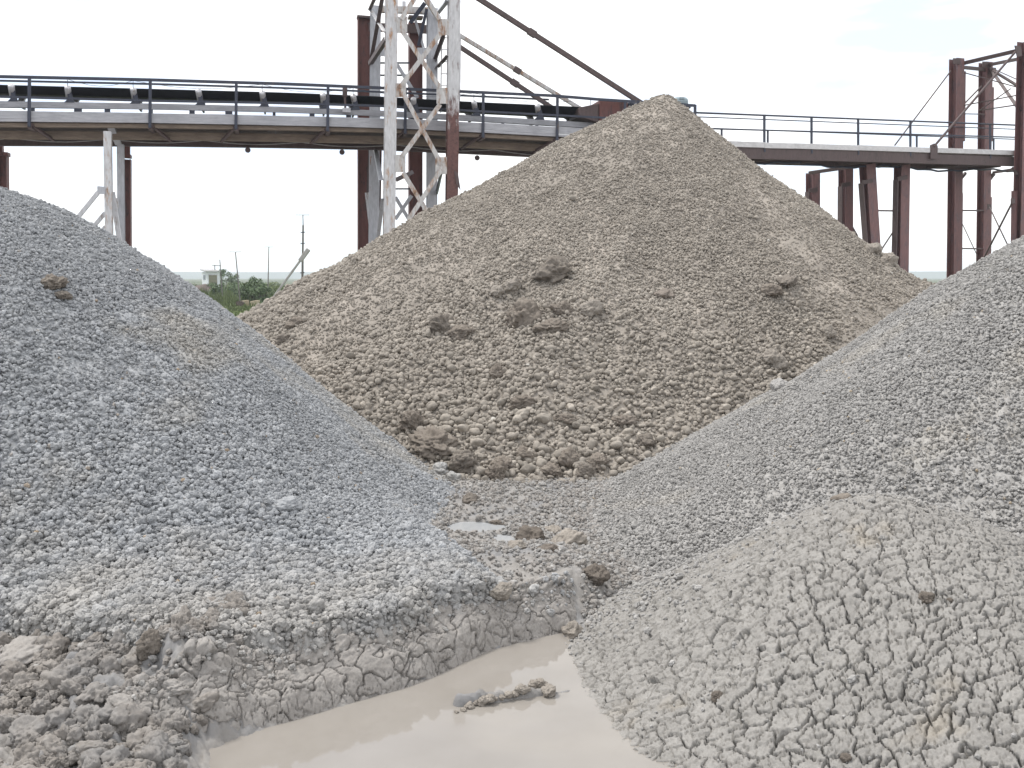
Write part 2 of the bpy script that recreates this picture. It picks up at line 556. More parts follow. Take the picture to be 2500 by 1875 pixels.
m, nt, b = nodes('muddy_water')
v = pos(nt)
nt.links.new(ramp(nt, noise_n(nt, v, 2.5, 4), [(.3, (.25, .230, .206)), (.7, (.28, .26, .236))]), b.inputs['Base Color'])
b.inputs['Roughness'].default_value = .03; b.inputs['IOR'].default_value = 1.34; b.inputs['Specular IOR Level'].default_value = .5
bump(nt, b, noise_n(nt, v, 5, 2), .006, .01)
M['water'] = m
m2 = m.copy(); m2.name = 'muddy_water_sky_tint'  # small puddle: bright bluish sky reflection painted into the water's base colour
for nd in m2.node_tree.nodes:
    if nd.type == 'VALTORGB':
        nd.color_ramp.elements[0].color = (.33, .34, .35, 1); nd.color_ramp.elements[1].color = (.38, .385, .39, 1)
M['sky_tint_water'] = m2

# ------------------------------------------------------------------ stone prototypes and scattering
PROTO = bpy.data.collections.new('stone_shapes')       # not linked into the scene


def stone_mesh(name, sub, amp, freq, flat, mat, seed, amp2=0.0):
    bm = bmesh.new(); bmesh.ops.create_icosphere(bm, subdivisions=sub, radius=1)
    o = Vector((seed * 3.7, seed * 1.3, -seed * 2.1))
    for vv in bm.verts:
        n = vv.co.normalized()
        k = 1 + amp * mnoise.noise(n * freq + o) + amp2 * mnoise.noise(n * freq * 2.7 + o)
        if amp2: k += amp2 * .7 * mnoise.noise(n * freq * 6 + o) - .22 * amp2 * abs(mnoise.noise(n * freq * 4.3 - o)) * 2 + amp2 * .3 * mnoise.noise(n * freq * 13 + o)
        vv.co = Vector((n.x * flat[0], n.y * flat[1], n.z * flat[2])) * k
    me = bpy.data.meshes.new(name); bm.to_mesh(me); bm.free()
    me.polygons.foreach_set('use_smooth', [True] * len(me.polygons)); me.materials.append(mat)
    return me


def proto_set(kind, mat):
    out = []
    for k in range(7):
        rr = random.Random(k * 5 + 1)
        if kind == 'cobble':
            me = stone_mesh(kind, 3, .26, 1.0, (1, rr.uniform(.72, .95), rr.uniform(.58, .82)), mat, k + 1, .04)
        else:
            me = stone_mesh(kind, 4, .42, 1.3, (1, rr.uniform(.7, 1), rr.uniform(.55, .9)), mat, k + 20, .27)
        out.append(bpy.data.objects.new(kind, me)); PROTO.objects.link(out[-1])
    return out


def scatter(name, parent, P, Rt, S, protos):
    me = bpy.data.meshes.new(name)
    n = len(P)
    me.vertices.add(n); me.vertices.foreach_set('co', np.ascontiguousarray(P, dtype=np.float32).ravel())
    a = me.attributes.new('rot', 'FLOAT_VECTOR', 'POINT'); a.data.foreach_set('vector', np.ascontiguousarray(Rt, dtype=np.float32).ravel())
    a = me.attributes.new('scl', 'FLOAT_VECTOR', 'POINT'); a.data.foreach_set('vector', np.ascontiguousarray(S, dtype=np.float32).ravel())
    a = me.attributes.new('idx', 'INT', 'POINT'); a.data.foreach_set('value', RNG.integers(0, len(protos), n).astype(np.int32))
    me.materials.append(protos[0].data.materials[0])
    o = link(bpy.data.objects.new(name, me), parent)
    ng = bpy.data.node_groups.new(name, 'GeometryNodeTree')
    ng.interface.new_socket('Geometry', in_out='INPUT', socket_type='NodeSocketGeometry')
    ng.interface.new_socket('Geometry', in_out='OUTPUT', socket_type='NodeSocketGeometry')
    gi, go = ng.nodes.new('NodeGroupInput'), ng.nodes.new('NodeGroupOutput')
    j = ng.nodes.new('GeometryNodeJoinGeometry')
    for p in protos:
        oi = ng.nodes.new('GeometryNodeObjectInfo'); oi.inputs['Object'].default_value = p
        gt = ng.nodes.new('GeometryNodeGeometryToInstance')
        ng.links.new(oi.outputs['Geometry'], gt.inputs[0]); ng.links.new(gt.outputs[0], j.inputs[0])
    ip = ng.nodes.new('GeometryNodeInstanceOnPoints'); ip.inputs['Pick Instance'].default_value = True

    def attr(nm, ty):
        q = ng.nodes.new('GeometryNodeInputNamedAttribute'); q.data_type = ty; q.inputs['Name'].default_value = nm
        return q.outputs['Attribute']
    e2r = ng.nodes.new('FunctionNodeEulerToRotation'); ng.links.new(attr('rot', 'FLOAT_VECTOR'), e2r.inputs[0])
    ng.links.new(gi.outputs[0], ip.inputs['Points']); ng.links.new(j.outputs[0], ip.inputs['Instance'])
    ng.links.new(attr('idx', 'INT'), ip.inputs['Instance Index']); ng.links.new(e2r.outputs[0], ip.inputs['Rotation'])
    ng.links.new(attr('scl', 'FLOAT_VECTOR'), ip.inputs['Scale']); ng.links.new(ip.outputs[0], go.inputs[0])
    md = o.modifiers.new('stones', 'NODES'); md.node_group = ng
    o['kind'] = 'stuff'
    return o


def sample(hf, x0, x1, y0, y1, dens, zmin=-.03, margin=1.2):
    """points on the visible side of a heap, dens(x, y, z) per square metre"""
    dmax = 5600
    n = int((x1 - x0) * (y1 - y0) * dmax)
    x = RNG.uniform(x0, x1, n); y = RNG.uniform(y0, y1, n)
    ok = (np.abs(x) < .5144 * margin * y + .3)
    x, y = x[ok], y[ok]
    z = hf(x, y); e = .05
    zx = (hf(x + e, y) - z) / e; zy = (hf(x, y + e) - z) / e
    face = (x * zx + y * zy + (CAM_H - z)) / np.sqrt(x * x + y * y + 1) / np.sqrt(1 + zx * zx + zy * zy)
    keep = (z > np.maximum(zmin, h_ground(x, y) - .03)) & (face > -.22) & (RNG.uniform(0, 1, len(x)) < dens(x, y, z) / dmax)
    return x[keep], y[keep], z[keep]


def rots(n, tilt):
    return np.stack([RNG.uniform(-tilt, tilt, n), RNG.uniform(-tilt, tilt, n), RNG.uniform(0, 6.283, n)], -1)


def sizes(r):
    return np.stack([r, r, r], -1) * RNG.uniform(.82, 1.18, (len(r), 3))


#TERRAIN
# ------------------------------------------------------------------ ground
az = np.concatenate([steps(-math.pi, -.62, .06)[:-1], steps(-.62, .62, .0016)[:-1], steps(.62, math.pi, .06)])
ds = np.concatenate([geo(.4, 2.6, .03)[:-1], geo(2.6, 10.5, .0028)[:-1], geo(10.5, 3550, .06)])


def ground_full(x, y):
    z = h_ground(x, y)
    near = sstep(11, 9, y) * (y > 1)
    a = near > 0
    d = np.zeros_like(x)
    xa, ya = x[a], y[a]
    d[a] = (.030 * (lumps(xa, ya, .075, 51) - .4) + .012 * (lumps(xa, ya, .028, 52) - .4) + .014 * (fbm(xa * 14, ya * 14, 3, 53) - .5)) * near[a]
    mess = sstep(-.95, -1.6, xa) * sstep(5.9, 5.0, ya)
    d[a] += mess * (.07 * (lumps(xa, ya, .19, 54, .6) - .4) + .045 * (lumps(xa, ya, .085, 55, .6) - .4) + .03 * (fbm(xa * 11, ya * 11, 4, 56) - .5))
    d = d * np.where(pool_dist(x, y) > .02, .35, 1)
    far = sstep(40, 90, np.hypot(x, y))
    z = z + far * 1.0 * (fbm(x * .012, y * .012, 3, 57) - .55)
    return z + d


V, Q = polar(az, ds, ground_full, lambda x, y: np.ones(x.shape, bool))
tag(mesh_np('ground', V, Q, M['ground']), kind='structure')

# distant low ridge on the horizon
az = steps(-math.pi, math.pi, .01)
V = []
for r_, hh in ((2500, -4), (2700, 1), (3100, 1), (3300, -4)):
    top = 0 if hh < 0 else 1
    hgt = (11 + 15 * fbm(az * 3, az * 0 + r_ * .001, 4, 61)) * top + hh
    V.append(np.stack([np.sin(az) * r_, np.cos(az) * r_, hgt], -1))
k = len(az); V = np.concatenate(V); idx = np.arange(4 * k).reshape(4, k)
Q = np.stack([idx[:-1, :-1], idx[:-1, 1:], idx[1:, 1:], idx[1:, :-1]], -1).reshape(-1, 4)[:, ::-1]
tag(mesh_np('hills', V, Q, M['hill']), kind='structure')

# ------------------------------------------------------------------ puddles
def water(name, pts, z):
    bm = bmesh.new()
    bm.faces.new([bm.verts.new((x, y, z)) for x, y in pts])
    me = bpy.data.meshes.new(name); bm.to_mesh(me); bm.free(); me.materials.append(M['water' if z < 0 else 'sky_tint_water'])
    return tag(link(bpy.data.objects.new(name, me)), kind='structure')


water('puddle_water', [(-1.65, 4.2), (-1.0, 4.75), (-.1, 5.55), (.5, 5.75), (.9, 5.2), (1.4, 4.3), (1.6, 2.6), (-1.0, 2.6), (-1.5, 3.4)], -.012)
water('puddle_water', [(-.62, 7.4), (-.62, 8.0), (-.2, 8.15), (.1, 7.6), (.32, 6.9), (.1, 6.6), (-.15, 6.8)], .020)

# ------------------------------------------------------------------ mud bank along the puddle
def bank_h(x, y):
    s = foot_dist(x, y)
    return h_ground(x, y) - .2 * sstep(.30, .52, x) - .22 * sstep(-1.6, -2.15, x + .3 * (fbm(x * 5, y * 5, 2, 78) - .5)) + .045 * sstep(-.02, .08, s) - .06 * sstep(.03, -.06, s) - .14 * sstep(.22, .40, s) + .10 * (fbm(x * 3.5, y * 3.5, 3, 75) - .5)


def bank_full(x, y, z):
    s = foot_dist(x, y); u = x * .86 + y * .5; v = s * 1.9
    cr, pl, c = crackle(u, v, .15, 71, .055, 1.0)
    cr2, pl2, c2 = crackle(u, v, .055, 72, .10, .8)
    sm = fbm(x * 3, y * 3, 2, 73)
    top = sstep(.10, .25, s)
    low = sstep(.10, .0, s)
    return .045 * (cr - 1) * (.35 + .8 * c) + .006 * c + (.004 + .022 * top * c) * pl + .014 * (cr2 - 1) * np.maximum(sstep(.46, .62, sm) * .8, low) + .012 * (fbm(u * 16, v * 16, 3, 74) - .5) + .006 * (fbm(u * 60, v * 60, 2, 77) - .5) + .045 * top * (lumps(u, v, .08, 76, .6) - .45)


seg = np.hypot(*np.diff(BANK_FOOT, axis=0).T); arc = np.concatenate([[0], np.cumsum(seg)])
tt = np.arange(0, arc[-1], .004)
fx, fy = np.interp(tt, arc, BANK_FOOT[:, 0]), np.interp(tt, arc, BANK_FOOT[:, 1])
ker = np.ones(121) / 121
fx, fy = (np.convolve(np.pad(q_, 60, mode='edge'), ker, 'valid') for q_ in (fx, fy))
tx, ty = np.gradient(fx), np.gradient(fy); tl = np.hypot(tx, ty) + 1e-9; nx_, ny_ = -ty / tl, tx / tl
keep_t = (fx > -2.3) & (fx < .50)
fx, fy, nx_, ny_ = fx[keep_t], fy[keep_t], nx_[keep_t], ny_[keep_t]
ss = np.arange(-.07, .50, .0032)
X, Y = fx[None] + nx_[None] * ss[:, None], fy[None] + ny_[None] * ss[:, None]
x, y = X.ravel(), Y.ravel(); e = .015
z = bank_h(x, y); gx = (bank_h(x + e, y) - bank_h(x - e, y)) / (2 * e); gy = (bank_h(x, y + e) - bank_h(x, y - e)) / (2 * e)
l = np.sqrt(1 + gx * gx + gy * gy); dd = bank_full(x, y, z)
V = np.stack([x - gx / l * dd, y - gy / l * dd, z + dd / l], -1)
idx = np.arange(X.size).reshape(X.shape)
Q = np.stack([idx[:-1, :-1], idx[:-1, 1:], idx[1:, 1:], idx[1:, :-1]], -1).reshape(-1, 4)
tag(mesh_np('mud_bank', V, Q, M['bank']), 'low bank of cracked brownish mud standing along the far side of the puddle', 'mud bank')

# ------------------------------------------------------------------ left heap, bluish grey
def heap_keep(hf, dmin=-.04):
    return lambda x, y: hf(x, y) > dmin


def left_h(x, y):
    e = foot_dist(x, y, HEAP_EDGE) + .10 * (fbm(x * 4, y * 4, 3, 87) - .5)
    return h_left(x, y) - .38 * sstep(.26, .08, e)


def left_full(x, y, z):
    sm = fbm(x * 1.3, y * 1.3, 3, 81)
    return .028 * (lumps(x, y, .034, 82) - .65) + .03 * (lumps(x, y, .15, 84, .6) - .4) * (.4 + sm) + .010 * (fbm(x * 25, y * 25, 2, 83) - .5)


V, Q = polar_n(np.concatenate([steps(-1.25, -.60, .01)[:-1], steps(-.60, .20, .0014)]), geo(4.1, 15, .0019), left_h, left_full,
             lambda x, y: (left_h(x, y) > -.25) & (foot_dist(x, y, HEAP_EDGE) > .03) & (x < .9) & (np.hypot(x + 5.4, y - 9) < 8.2))
left = mesh_np('gravel_heap', V, Q, M['grey_heap'])
tag(left, 'bluish grey heap of small gravel, its foot ending in the mud bank by the puddle', 'gravel heap', 'heaps of gravel in the yard')


def left_dens(x, y, z):
    cl = fbm(x * 1.1 + 7, y * 1.1, 3, 85)
    return 4600 * (.66 + .5 * sstep(.32, .58, cl))


x, y, z = sample(left_h, -8, .8, 4.3, 11.5, left_dens, margin=1.35)
r = .0085 * np.exp(np.clip(RNG.normal(0, .34, len(x)), -.7, .95)) * (1 + .65 * sstep(7.2, 5, y)) * (.8 + .5 * fbm(x * 1.7, y * 1.7, 2, 86))
lump_set = proto_set('lump', M['grey_stone'])
scatter('gravel', left, np.stack([x, y, z + r * RNG.uniform(-.45, .95, len(r)) + .001], -1), rots(len(x), .9), sizes(r), lump_set)
print('left stones', len(x))

# ------------------------------------------------------------------ right heap, pale grey
def right_full(x, y, z):
    cr, pl, c = crackle(x, y * 1.2, .10, 91, .10, .55)
    return .030 * (lumps(x, y * 1.2, .038, 92) - .6) + .042 * (cr - 1) * (.45 + .7 * c) + .010 * (fbm(x * 25, y * 25, 2, 93) - .5)


V, Q = polar_n(np.concatenate([steps(-.06, .60, .0014)[:-1], steps(.60, 1.3, .01)]), geo(5.2, 15, .0019), h_right, right_full,
             lambda x, y: (h_right(x, y) > np.minimum(-.04, h_ground(x, y) - .03)) & (np.hypot(x - 6.16, y - 8.73) < 7.6))
right = mesh_np('gravel_heap', V, Q, M['pale_heap'])
tag(right, 'pale grey crusted gravel heap behind the cracked clay mound, under the red tower', 'gravel heap', 'heaps of gravel in the yard')


def right_dens(x, y, z):
    cl = fbm(x * .9 + 7, y * .9, 3, 95)
    cr = crackle(x, y * 1.2, .10, 91, .10, .55)[0]
    return 4200 * (.62 + .5 * sstep(.36, .60, cl)) * (cr > .75)


x, y, z = sample(h_right, -.3, 9.5, 5.0, 12.5, right_dens, margin=1.42)
r = .0088 * np.exp(np.clip(RNG.normal(0, .30, len(x)), -.7, .75)) * (.8 + .5 * fbm(x * 1.7, y * 1.7, 2, 96))
scatter('gravel', right, np.stack([x, y, z + r * RNG.uniform(-.3, .7, len(r)) + .001], -1), rots(len(x), .9), sizes(r), proto_set('lump', M['pale_stone']))
print('right stones', len(x))

# ------------------------------------------------------------------ near mound of cracked clay
def mound_full(x, y, z):
    k = sstep(5.0, 3.4, np.hypot(x * .6, y))           # bigger plates close to the viewer's side
    q = y * 1.35
    cr, pl, c = crackle(x, q, .108, 101, .066, .6)
    cr1, pl1, c1 = crackle(x, q, .052, 102, .085, .55)
    cr2, pl2, c2 = crackle(x, q, .024, 103, .22, .5)
    soft = sstep(.35, .6, fbm(x * 1.6, y * 1.6, 3, 104))
    return .060 * (cr - 1) * (.75 + .25 * c) + .007 * c + .032 * (cr1 - 1) * (1 - .65 * k * soft) * (.55 + .45 * c1) + .007 * c1 + .007 * pl2 + .006 * (lumps(x, q, .017, 108) - .5) + .007 * (fbm(x * 22, q * 22, 3, 105) - .5)


V, Q = polar_n(np.concatenate([steps(.0, .60, .0010)[:-1], steps(.60, 1.2, .008)]), geo(1.9, 7.4, .0015), h_mound, mound_full,
             lambda x, y: h_mound(x, y) > -.06)
mound = mesh_np('clay_mound', V, Q, M['clay'])
tag(mound, 'rounded mound of pale clay crazed with drying cracks, beside the puddle', 'clay mound')
x, y, z = sample(h_mound, .2, 4.5, 3.0, 7.2, lambda x, y, z: (90 + 900 * sstep(4.8, 5.8, y + .6 * (fbm(x * 2, y * 2, 2, 107) - .5))) * (crackle(x, y * 1.35, .108, 101, .066, .6)[0] > .8), margin=1.1)
r = .0062 * np.exp(RNG.normal(0, .38, len(x))) * (1 + .35 * sstep(4.6, 5.8, y))
scatter('gravel', mound, np.stack([x, y, z + .012 + r * .2], -1), rots(len(x), .7), sizes(r), proto_set('lump', M['pale_stone']))

# ------------------------------------------------------------------ middle heap, brown cobbles
def fines(x, y):
    a = np.arctan2(y - 17.0, x - 2.55); rad = np.hypot(x - 2.55, y - 17)
    f = .85 * sstep(.52, .68, fbm(x * .42 + 2, y * .42, 4, 113))
    dl = np.full_like(x, 9.0)                           # the washed streak down the right flank
    for p, q in (((2.85, 16.7), (3.35, 16.0)), ((3.35, 16.0), (3.85, 13.6)), ((3.85, 13.6), (4.35, 12.1))):
        ex, ey = q[0] - p[0], q[1] - p[1]
        t = np.clip(((x - p[0]) * ex + (y - p[1]) * ey) / (ex * ex + ey * ey), 0, 1)
        dl = np.minimum(dl, np.hypot(x - p[0] - t * ex, y - p[1] - t * ey))
    f = np.maximum(f, .97 * sstep(.42, .10, dl + .12 * (fbm(x * 2, y * 2, 2, 115) - .5)))
    f = np.maximum(f, .8 * sstep(.38, .10, np.abs(a + 2.62)) * sstep(.36, .5, fbm(x * .8, y * .8, 3, 116)))
    f = np.maximum(f, .75 * sstep(4.0, 1.0, rad) * sstep(.38, .5, fbm(x * .9, y * .9, 3, 114)))
    return f * sstep(8.2, 6.4, rad * (1 + .0 * x))


def main_full(x, y):
    return h_main(x, y) + .026 * (lumps(x, y, .055, 111) - .6) * (1 - .75 * fines(x, y)) + .03 * (fbm(x * 7, y * 7, 3, 112) - .5)


V, Q = polar(steps(-.62, .62, .0016), geo(9.0, 17.5, .0020), main_full, lambda x, y: (h_main(x, y) > -.06) & (y < 17.4))
V2, Q2 = polar(steps(-.62, .75, .008), geo(17.3, 29, .012), main_full, lambda x, y: h_main(x, y) > -.09)
heap = mesh_np('gravel_heap', np.concatenate([V, V2]), np.concatenate([Q, Q2 + len(V)]), M['brown_heap'])
tag(heap, 'tall pointed brown heap of rounded cobbles in the middle, hiding the gantry end', 'gravel heap', 'heaps of gravel in the yard')


def main_r(x, y):
    rad = np.hypot(x - 2.55, y - 17)
    return .0122 + .0128 * sstep(3.4, 7.4, rad)


def main_dens(x, y, z):
    return np.clip(1.25 / (math.pi * main_r(x, y) ** 2), 0, 2600) * (1 - .96 * fines(x, y))


x, y, z = sample(h_main, -7.5, 9.5, 9.2, 18.0, main_dens)
r = main_r(x, y) * np.exp(RNG.normal(0, .30, len(x)))
cob_set = proto_set('cobble', M['cobble'])
P1, R1, S1 = np.stack([x, y, z + r * RNG.uniform(-.1, 1.1, len(r))], -1), rots(len(x), 1.2), sizes(r)
x, y, z = sample(h_main, -7.5, 9.5, 9.2, 18.0, lambda x, y, z: 260 + 900 * fines(x, y))
r = .0092 * np.exp(RNG.normal(0, .35, len(x)))
P2, R2, S2 = np.stack([x, y, z + r * .3 + .005], -1), rots(len(x), 1.2), sizes(r)
scatter('gravel', heap, np.concatenate([P1, P2]), np.concatenate([R1, R2]), np.concatenate([S1, S2]), cob_set)
print('main stones', len(P1), len(P2))

# gravel washed over the flat between the heaps
def flat_dens(x, y, z):
    f = ((foot_dist(x, y) > .33) | (x > .42)) & (pool_dist(x, y) < -.05)
    w = sstep(.45, .62, fbm(x * 1.4, y * 1.4, 3, 121))
    return 1600 * f * (.30 + .7 * np.maximum(w, .8 * sstep(.1, .5, x))) * (y < 10.2) * (np.abs(x) < 3.5)


x, y, z = sample(h_ground, -3.5, 3.5, 4.4, 10.2, flat_dens, zmin=.008, margin=1.1)
r = .0100 * np.exp(np.clip(RNG.normal(0, .45, len(x)), -.9, 1.1))
tag(scatter('loose_gravel', None, np.stack([x, y, z + .012], -1), rots(len(x), .7), sizes(r), proto_set('lump', M['pale_stone'])[:4] + proto_set('lump', M['bank'])[:4]),
    'loose grey gravel trodden into the mud between the heaps', 'gravel')


# gravel trickling over the edge of the bank
x, y, z = sample(bank_h, -2.2, .6, 4.0, 6.4, lambda x, y, z: 1500 * sstep(.06, .24, foot_dist(x, y) + .12 * (fbm(x * 4, y * 4, 3, 124) - .5)) * (foot_dist(x, y) < .42) * (x < .5), zmin=.03, margin=1.1)
r = .0095 * np.exp(np.clip(RNG.normal(0, .45, len(x)), -.8, 1.0))
tag(scatter('spilled_gravel', None, np.stack([x, y, z + .012 + r * .2], -1), rots(len(x), 1.2), sizes(r), lump_set[:4] + proto_set('lump', M['bank'])[:3]),
    'grey gravel spilled over the top of the mud bank', 'gravel')

# crumbs of churned mud on the near left
x, y, z = sample(h_ground, -3.6, -.9, 3.2, 5.9, lambda x, y, z: 1500 * sstep(-.95, -1.5, x) * sstep(.28, .48, fbm(x * 3, y * 3, 3, 123)) * (left_h(x, y) < z + .05) * (pool_dist(x, y) < -.03), zmin=-.2, margin=1.15)
r = .017 * np.exp(np.clip(RNG.normal(0, .55, len(x)), -1.2, 1.3))
tag(scatter('mud_crumbs', None, np.stack([x, y, z + .01 + r * .2], -1), rots(len(x), 1.5), sizes(r), proto_set('lump', M['mud'])),
    'churned wet mud crumbs in the lower left corner', 'mud')

# ------------------------------------------------------------------ single stones and clods
def hit(px, py, y0=2.2, y1=19):
    d = ray(px, py); d = d / d.y
    Y = np.linspace(y0, y1, 6000)
    X, Z = d.x * Y, CAM_H + d.z * Y
    T = np.maximum.reduce([h_ground(X, Y), np.where(X < .8, left_h(X, Y), -1), h_main(X, Y), h_right(X, Y), h_mound(X, Y), np.full_like(X, -.015)])
    k = np.argmax(Z < T)
    return Vector((X[k], Y[k], T[k]))


CLODS = {}


def clod(px, py, wpx, mat, label, asp=.75, kind='clod', sink=.15, seed=None, group=None, cat='clod'):
    p = hit(px, py)
    r_ = wpx / 2 / F * p.y
    s = seed if seed is not None else int(px * 7 + py)
    me = stone_mesh(kind, 5, .42, 1.2, (1, .85, asp), M[mat], s % 97 + 1, .24 if wpx > 60 and mat in ('clod', 'dark_clod') else .17)
    o = link(bpy.data.objects.new(kind, me))
    o.location = p + Vector((0, 0, r_ * (asp * .5 - sink)))
    o.rotation_euler = (random.uniform(-.25, .25), random.uniform(-.25, .25), random.uniform(0, 6.28))
    o.scale = (r_,) * 3
    return tag(o, label, cat, group)


G = 'clods on the brown heap'
for a in ((1080, 800, 62, 'dark_clod', 'dark hollowed clod, leftmost of the clods halfway down the brown heap', .95),
          (1125, 815, 70, 'clod', 'crumbly low clod touching the dark hollowed clod on its right side', .6),
          (1285, 782, 95, 'clod', 'largest clod on the brown heap, smooth topped and halfway down', .8),
          (1345, 800, 85, 'clod', 'flat grey-brown clod against the lower right of the largest clod', .5),
          (1372, 760, 60, 'clod', 'brown clod between the largest clod and the squarish pale clod', .7),
          (1445, 762, 55, 'grey_clod', 'squarish pale clod at the right end of the clod row', .9),
          (1350, 672, 95, 'dark_clod', 'broad dark crumbly clod, highest of the big clods on the brown heap', .7),
          (1250, 705, 52, 'grey_clod', 'greyish rounded clod left below the highest dark clod', .85),
          (1215, 715, 38, 'grey_clod', 'small greyish clod touching the left of a larger greyish clod', .85),
          (1215, 912, 50, 'clod', 'lone brown clod in the centre of the brown heap below the clod row', .7),
          (1275, 985, 65, 'clod', 'low clod with small pebbles stuck on, above the foot of the brown heap', .6),
          (1918, 688, 62, 'dark_clod', 'dark wedge shaped stone high on the right flank of the brown heap', .5),
          (1880, 710, 60, 'clod', 'earthy lump just below left of the dark wedge shaped stone', .6),
          (2022, 818, 34, 'brown_heap', 'round pale boulder by the edge where brown and pale heaps meet', 1.0),
          (1885, 880, 60, 'brown_heap', 'squat brown clod near the pale heap on the lower right', .8),
          (1900, 895, 44, 'brown_heap', 'upright brown clod leaning on the squat clod beside the pale heap', 1.0),
          (1620, 720, 55, 'clod', 'flat earthy clod right of the middle of the brown heap', .5),
          (1495, 282, 40, 'clod', 'angular clod jutting out near the summit beneath the red housing', .7),
          (725, 792, 55, 'clod', 'grey-brown clod low on the left flank of the brown heap', .6),
          (690, 832, 38, 'dark_clod', 'small dark clod beside the crest of the bluish heap', .7),
          (762, 650, 44, 'clod', 'rounded lump on the skyline beneath the tilted pole strut', 1.0),
          (803, 655, 36, 'clod', 'smaller skyline lump on the left flank, nearer the white tower', .8),
          (2130, 615, 42, 'brown_heap', 'clod on the right skyline of the brown heap below the trestle', .9),
          (2170, 640, 44, 'brown_heap', 'lump on the right skyline next to the lowest trestle leg', .9)):
    clod(a[0], a[1], a[2], a[3], a[4], a[5], sink=.30, group=G)
G = 'clods and boulders along the foot of the brown heap'
for a in ((1060, 1090, 128, 'clod', 'big crumbling earth clod by the bluish heap at the foot of the brown heap', .5),
          (1010, 1040, 70, 'clod', 'clod with a pitted face above the big crumbling earth clod', .8),
          (1130, 1140, 85, 'dark_clod', 'dark split clod at the lower left corner of the brown heap', .75),
          (1216, 1165, 64, 'clod', 'rounded boulder lying lowest at the foot of the brown heap', .8),
          (1225, 1145, 62, 'clod', 'boulder half hidden behind the lowest rounded boulder', .75),
          (1285, 1120, 48, 'clod', 'knobbly boulder above the middle of the brown heap foot', .9),
          (1345, 1155, 62, 'clod', 'flat oval boulder in the bottom row, right of the lowest boulder', .55),
          (1390, 1130, 58, 'clod', 'tilted flat boulder standing on edge in the bottom row', .9),
          (1430, 1160, 50, 'dark_clod', 'dark lumpy boulder at the right end of the bottom row', .9),
          (1460, 1135, 56, 'clod', 'broad boulder above the dark lumpy boulder', .7),
          (1525, 1030, 62, 'clod', 'long slab-like boulder above the right part of the heap foot', .5),
          (1575, 1085, 50, 'dark_clod', 'dark crumbly clod tight against the edge of the pale heap', .8),
          (1385, 1030, 56, 'clod', 'low rounded clod halfway between the slab boulder and the big clod', .6)):
    clod(a[0], a[1], a[2], a[3], a[4], a[5], group=G)
G = 'mud clods near the puddle'
for a in ((365, 1590, 66, 'dark_clod', 'upright brown clod sitting alone at the lower edge of the bluish heap', 1.15),
          (1450, 1415, 66, 'wet_clod', 'brown hollowed clod between the puddle tip and the pale heap', .85),
          (1295, 1318, 85, 'wet_clod', 'dark crumbly clod right beside the small puddle between the heaps', .6),
          (1262, 1338, 50, 'grey_clod', 'grey clod in front of the dark crumbly clod by the small puddle', .6),
          (1335, 1345, 56, 'wet_clod', 'dark clod between the dark crumbly clod and the grey lumpy clod', .5),
          (1350, 1300, 44, 'grey_clod', 'small grey clod behind the grey lumpy clod', .6),
          (1385, 1330, 95, 'grey_clod', 'grey lumpy clod at the right of the dark crumbly clod', .6),
          (1215, 1285, 48, 'wet_clod', 'small dark clod at the far rim of the small puddle', .5),
          (1150, 1225, 50, 'dark_clod', 'dark flat clod at the tip of the bluish heap', .6),
          (1075, 1155, 56, 'grey_heap', 'grey crumbly lump on the right edge of the bluish heap', .7),
          (1105, 1170, 42, 'grey_heap', 'smaller grey lump just right of the crumbly lump on the bluish heap', .7),
          (1400, 1550, 58, 'grey_clod', 'grey rounded lump at the far tip of the puddle', .8),
          (1340, 1690, 46, 'grey_clod', 'small mud lump standing alone in the puddle', .6),
          (1220, 1450, 60, 'grey_clod', 'rounded clod on top of the mud bank', .7),
          (2265, 1465, 46, 'wet_clod', 'dark brown crumb stuck high in the cracked clay mound', .7),
          (2320, 1468, 16, 'wet_clod', 'tiny dark crumb right of the dark brown crumb', .8),
          (1750, 1705, 34, 'wet_clod', 'dark crumb on the left side of the cracked clay mound', .7),
          (2065, 1855, 32, 'wet_clod', 'dark crumb at the bottom of the cracked clay mound', .7),
          (2060, 1220, 60, 'clod', 'brownish clod on the crest of the cracked clay mound', .4),
          (1905, 950, 50, 'pale_heap', 'grey clod on the left shoulder of the pale heap', .7),
          (130, 695, 62, 'clod', 'yellowish brown clod high on the bluish heap', .6),
          (155, 725, 40, 'dark_clod', 'dark hole-like clod below the yellowish brown clod', .6),
          (700, 1240, 70, 'grey_heap', 'round cracked grey lump low on the bluish heap', .6),
          (80, 1800, 130, 'mud', 'big wet mud clod in the lower left corner', .6),
          (215, 1850, 110, 'mud', 'wet mud clod right of the corner clod', .6),
          (300, 1740, 90, 'bank', 'brown mud clod between the upright clod and the wet clods', .7),
          (60, 1600, 140, 'bank', 'long mud ridge clod at the left border below the bluish heap', .45),
          (420, 1820, 56, 'mud', 'mud clod at the left shore of the puddle', .6),
          (430, 1690, 80, 'bank', 'brown mud clod at the left end of the mud bank', .6)):
    clod(a[0], a[1], a[2], a[3], a[4], a[5], kind='mud_clod', group=G)
# the broken mud ridge that cuts the puddle: a row of clods
for k in range(14):
    t = k / 13
    px, py = 1115 + 205 * t, 1740 - 66 * t + random.uniform(-4, 4)
    o = clod(px, py, random.choice((14, 18, 22, 28, 34)), 'grey_clod', 'muddy lump in the row of lumps breaking the surface of the puddle', .7, 'mud_lump', .05, seed=200 + k, group='row of mud lumps in the puddle')

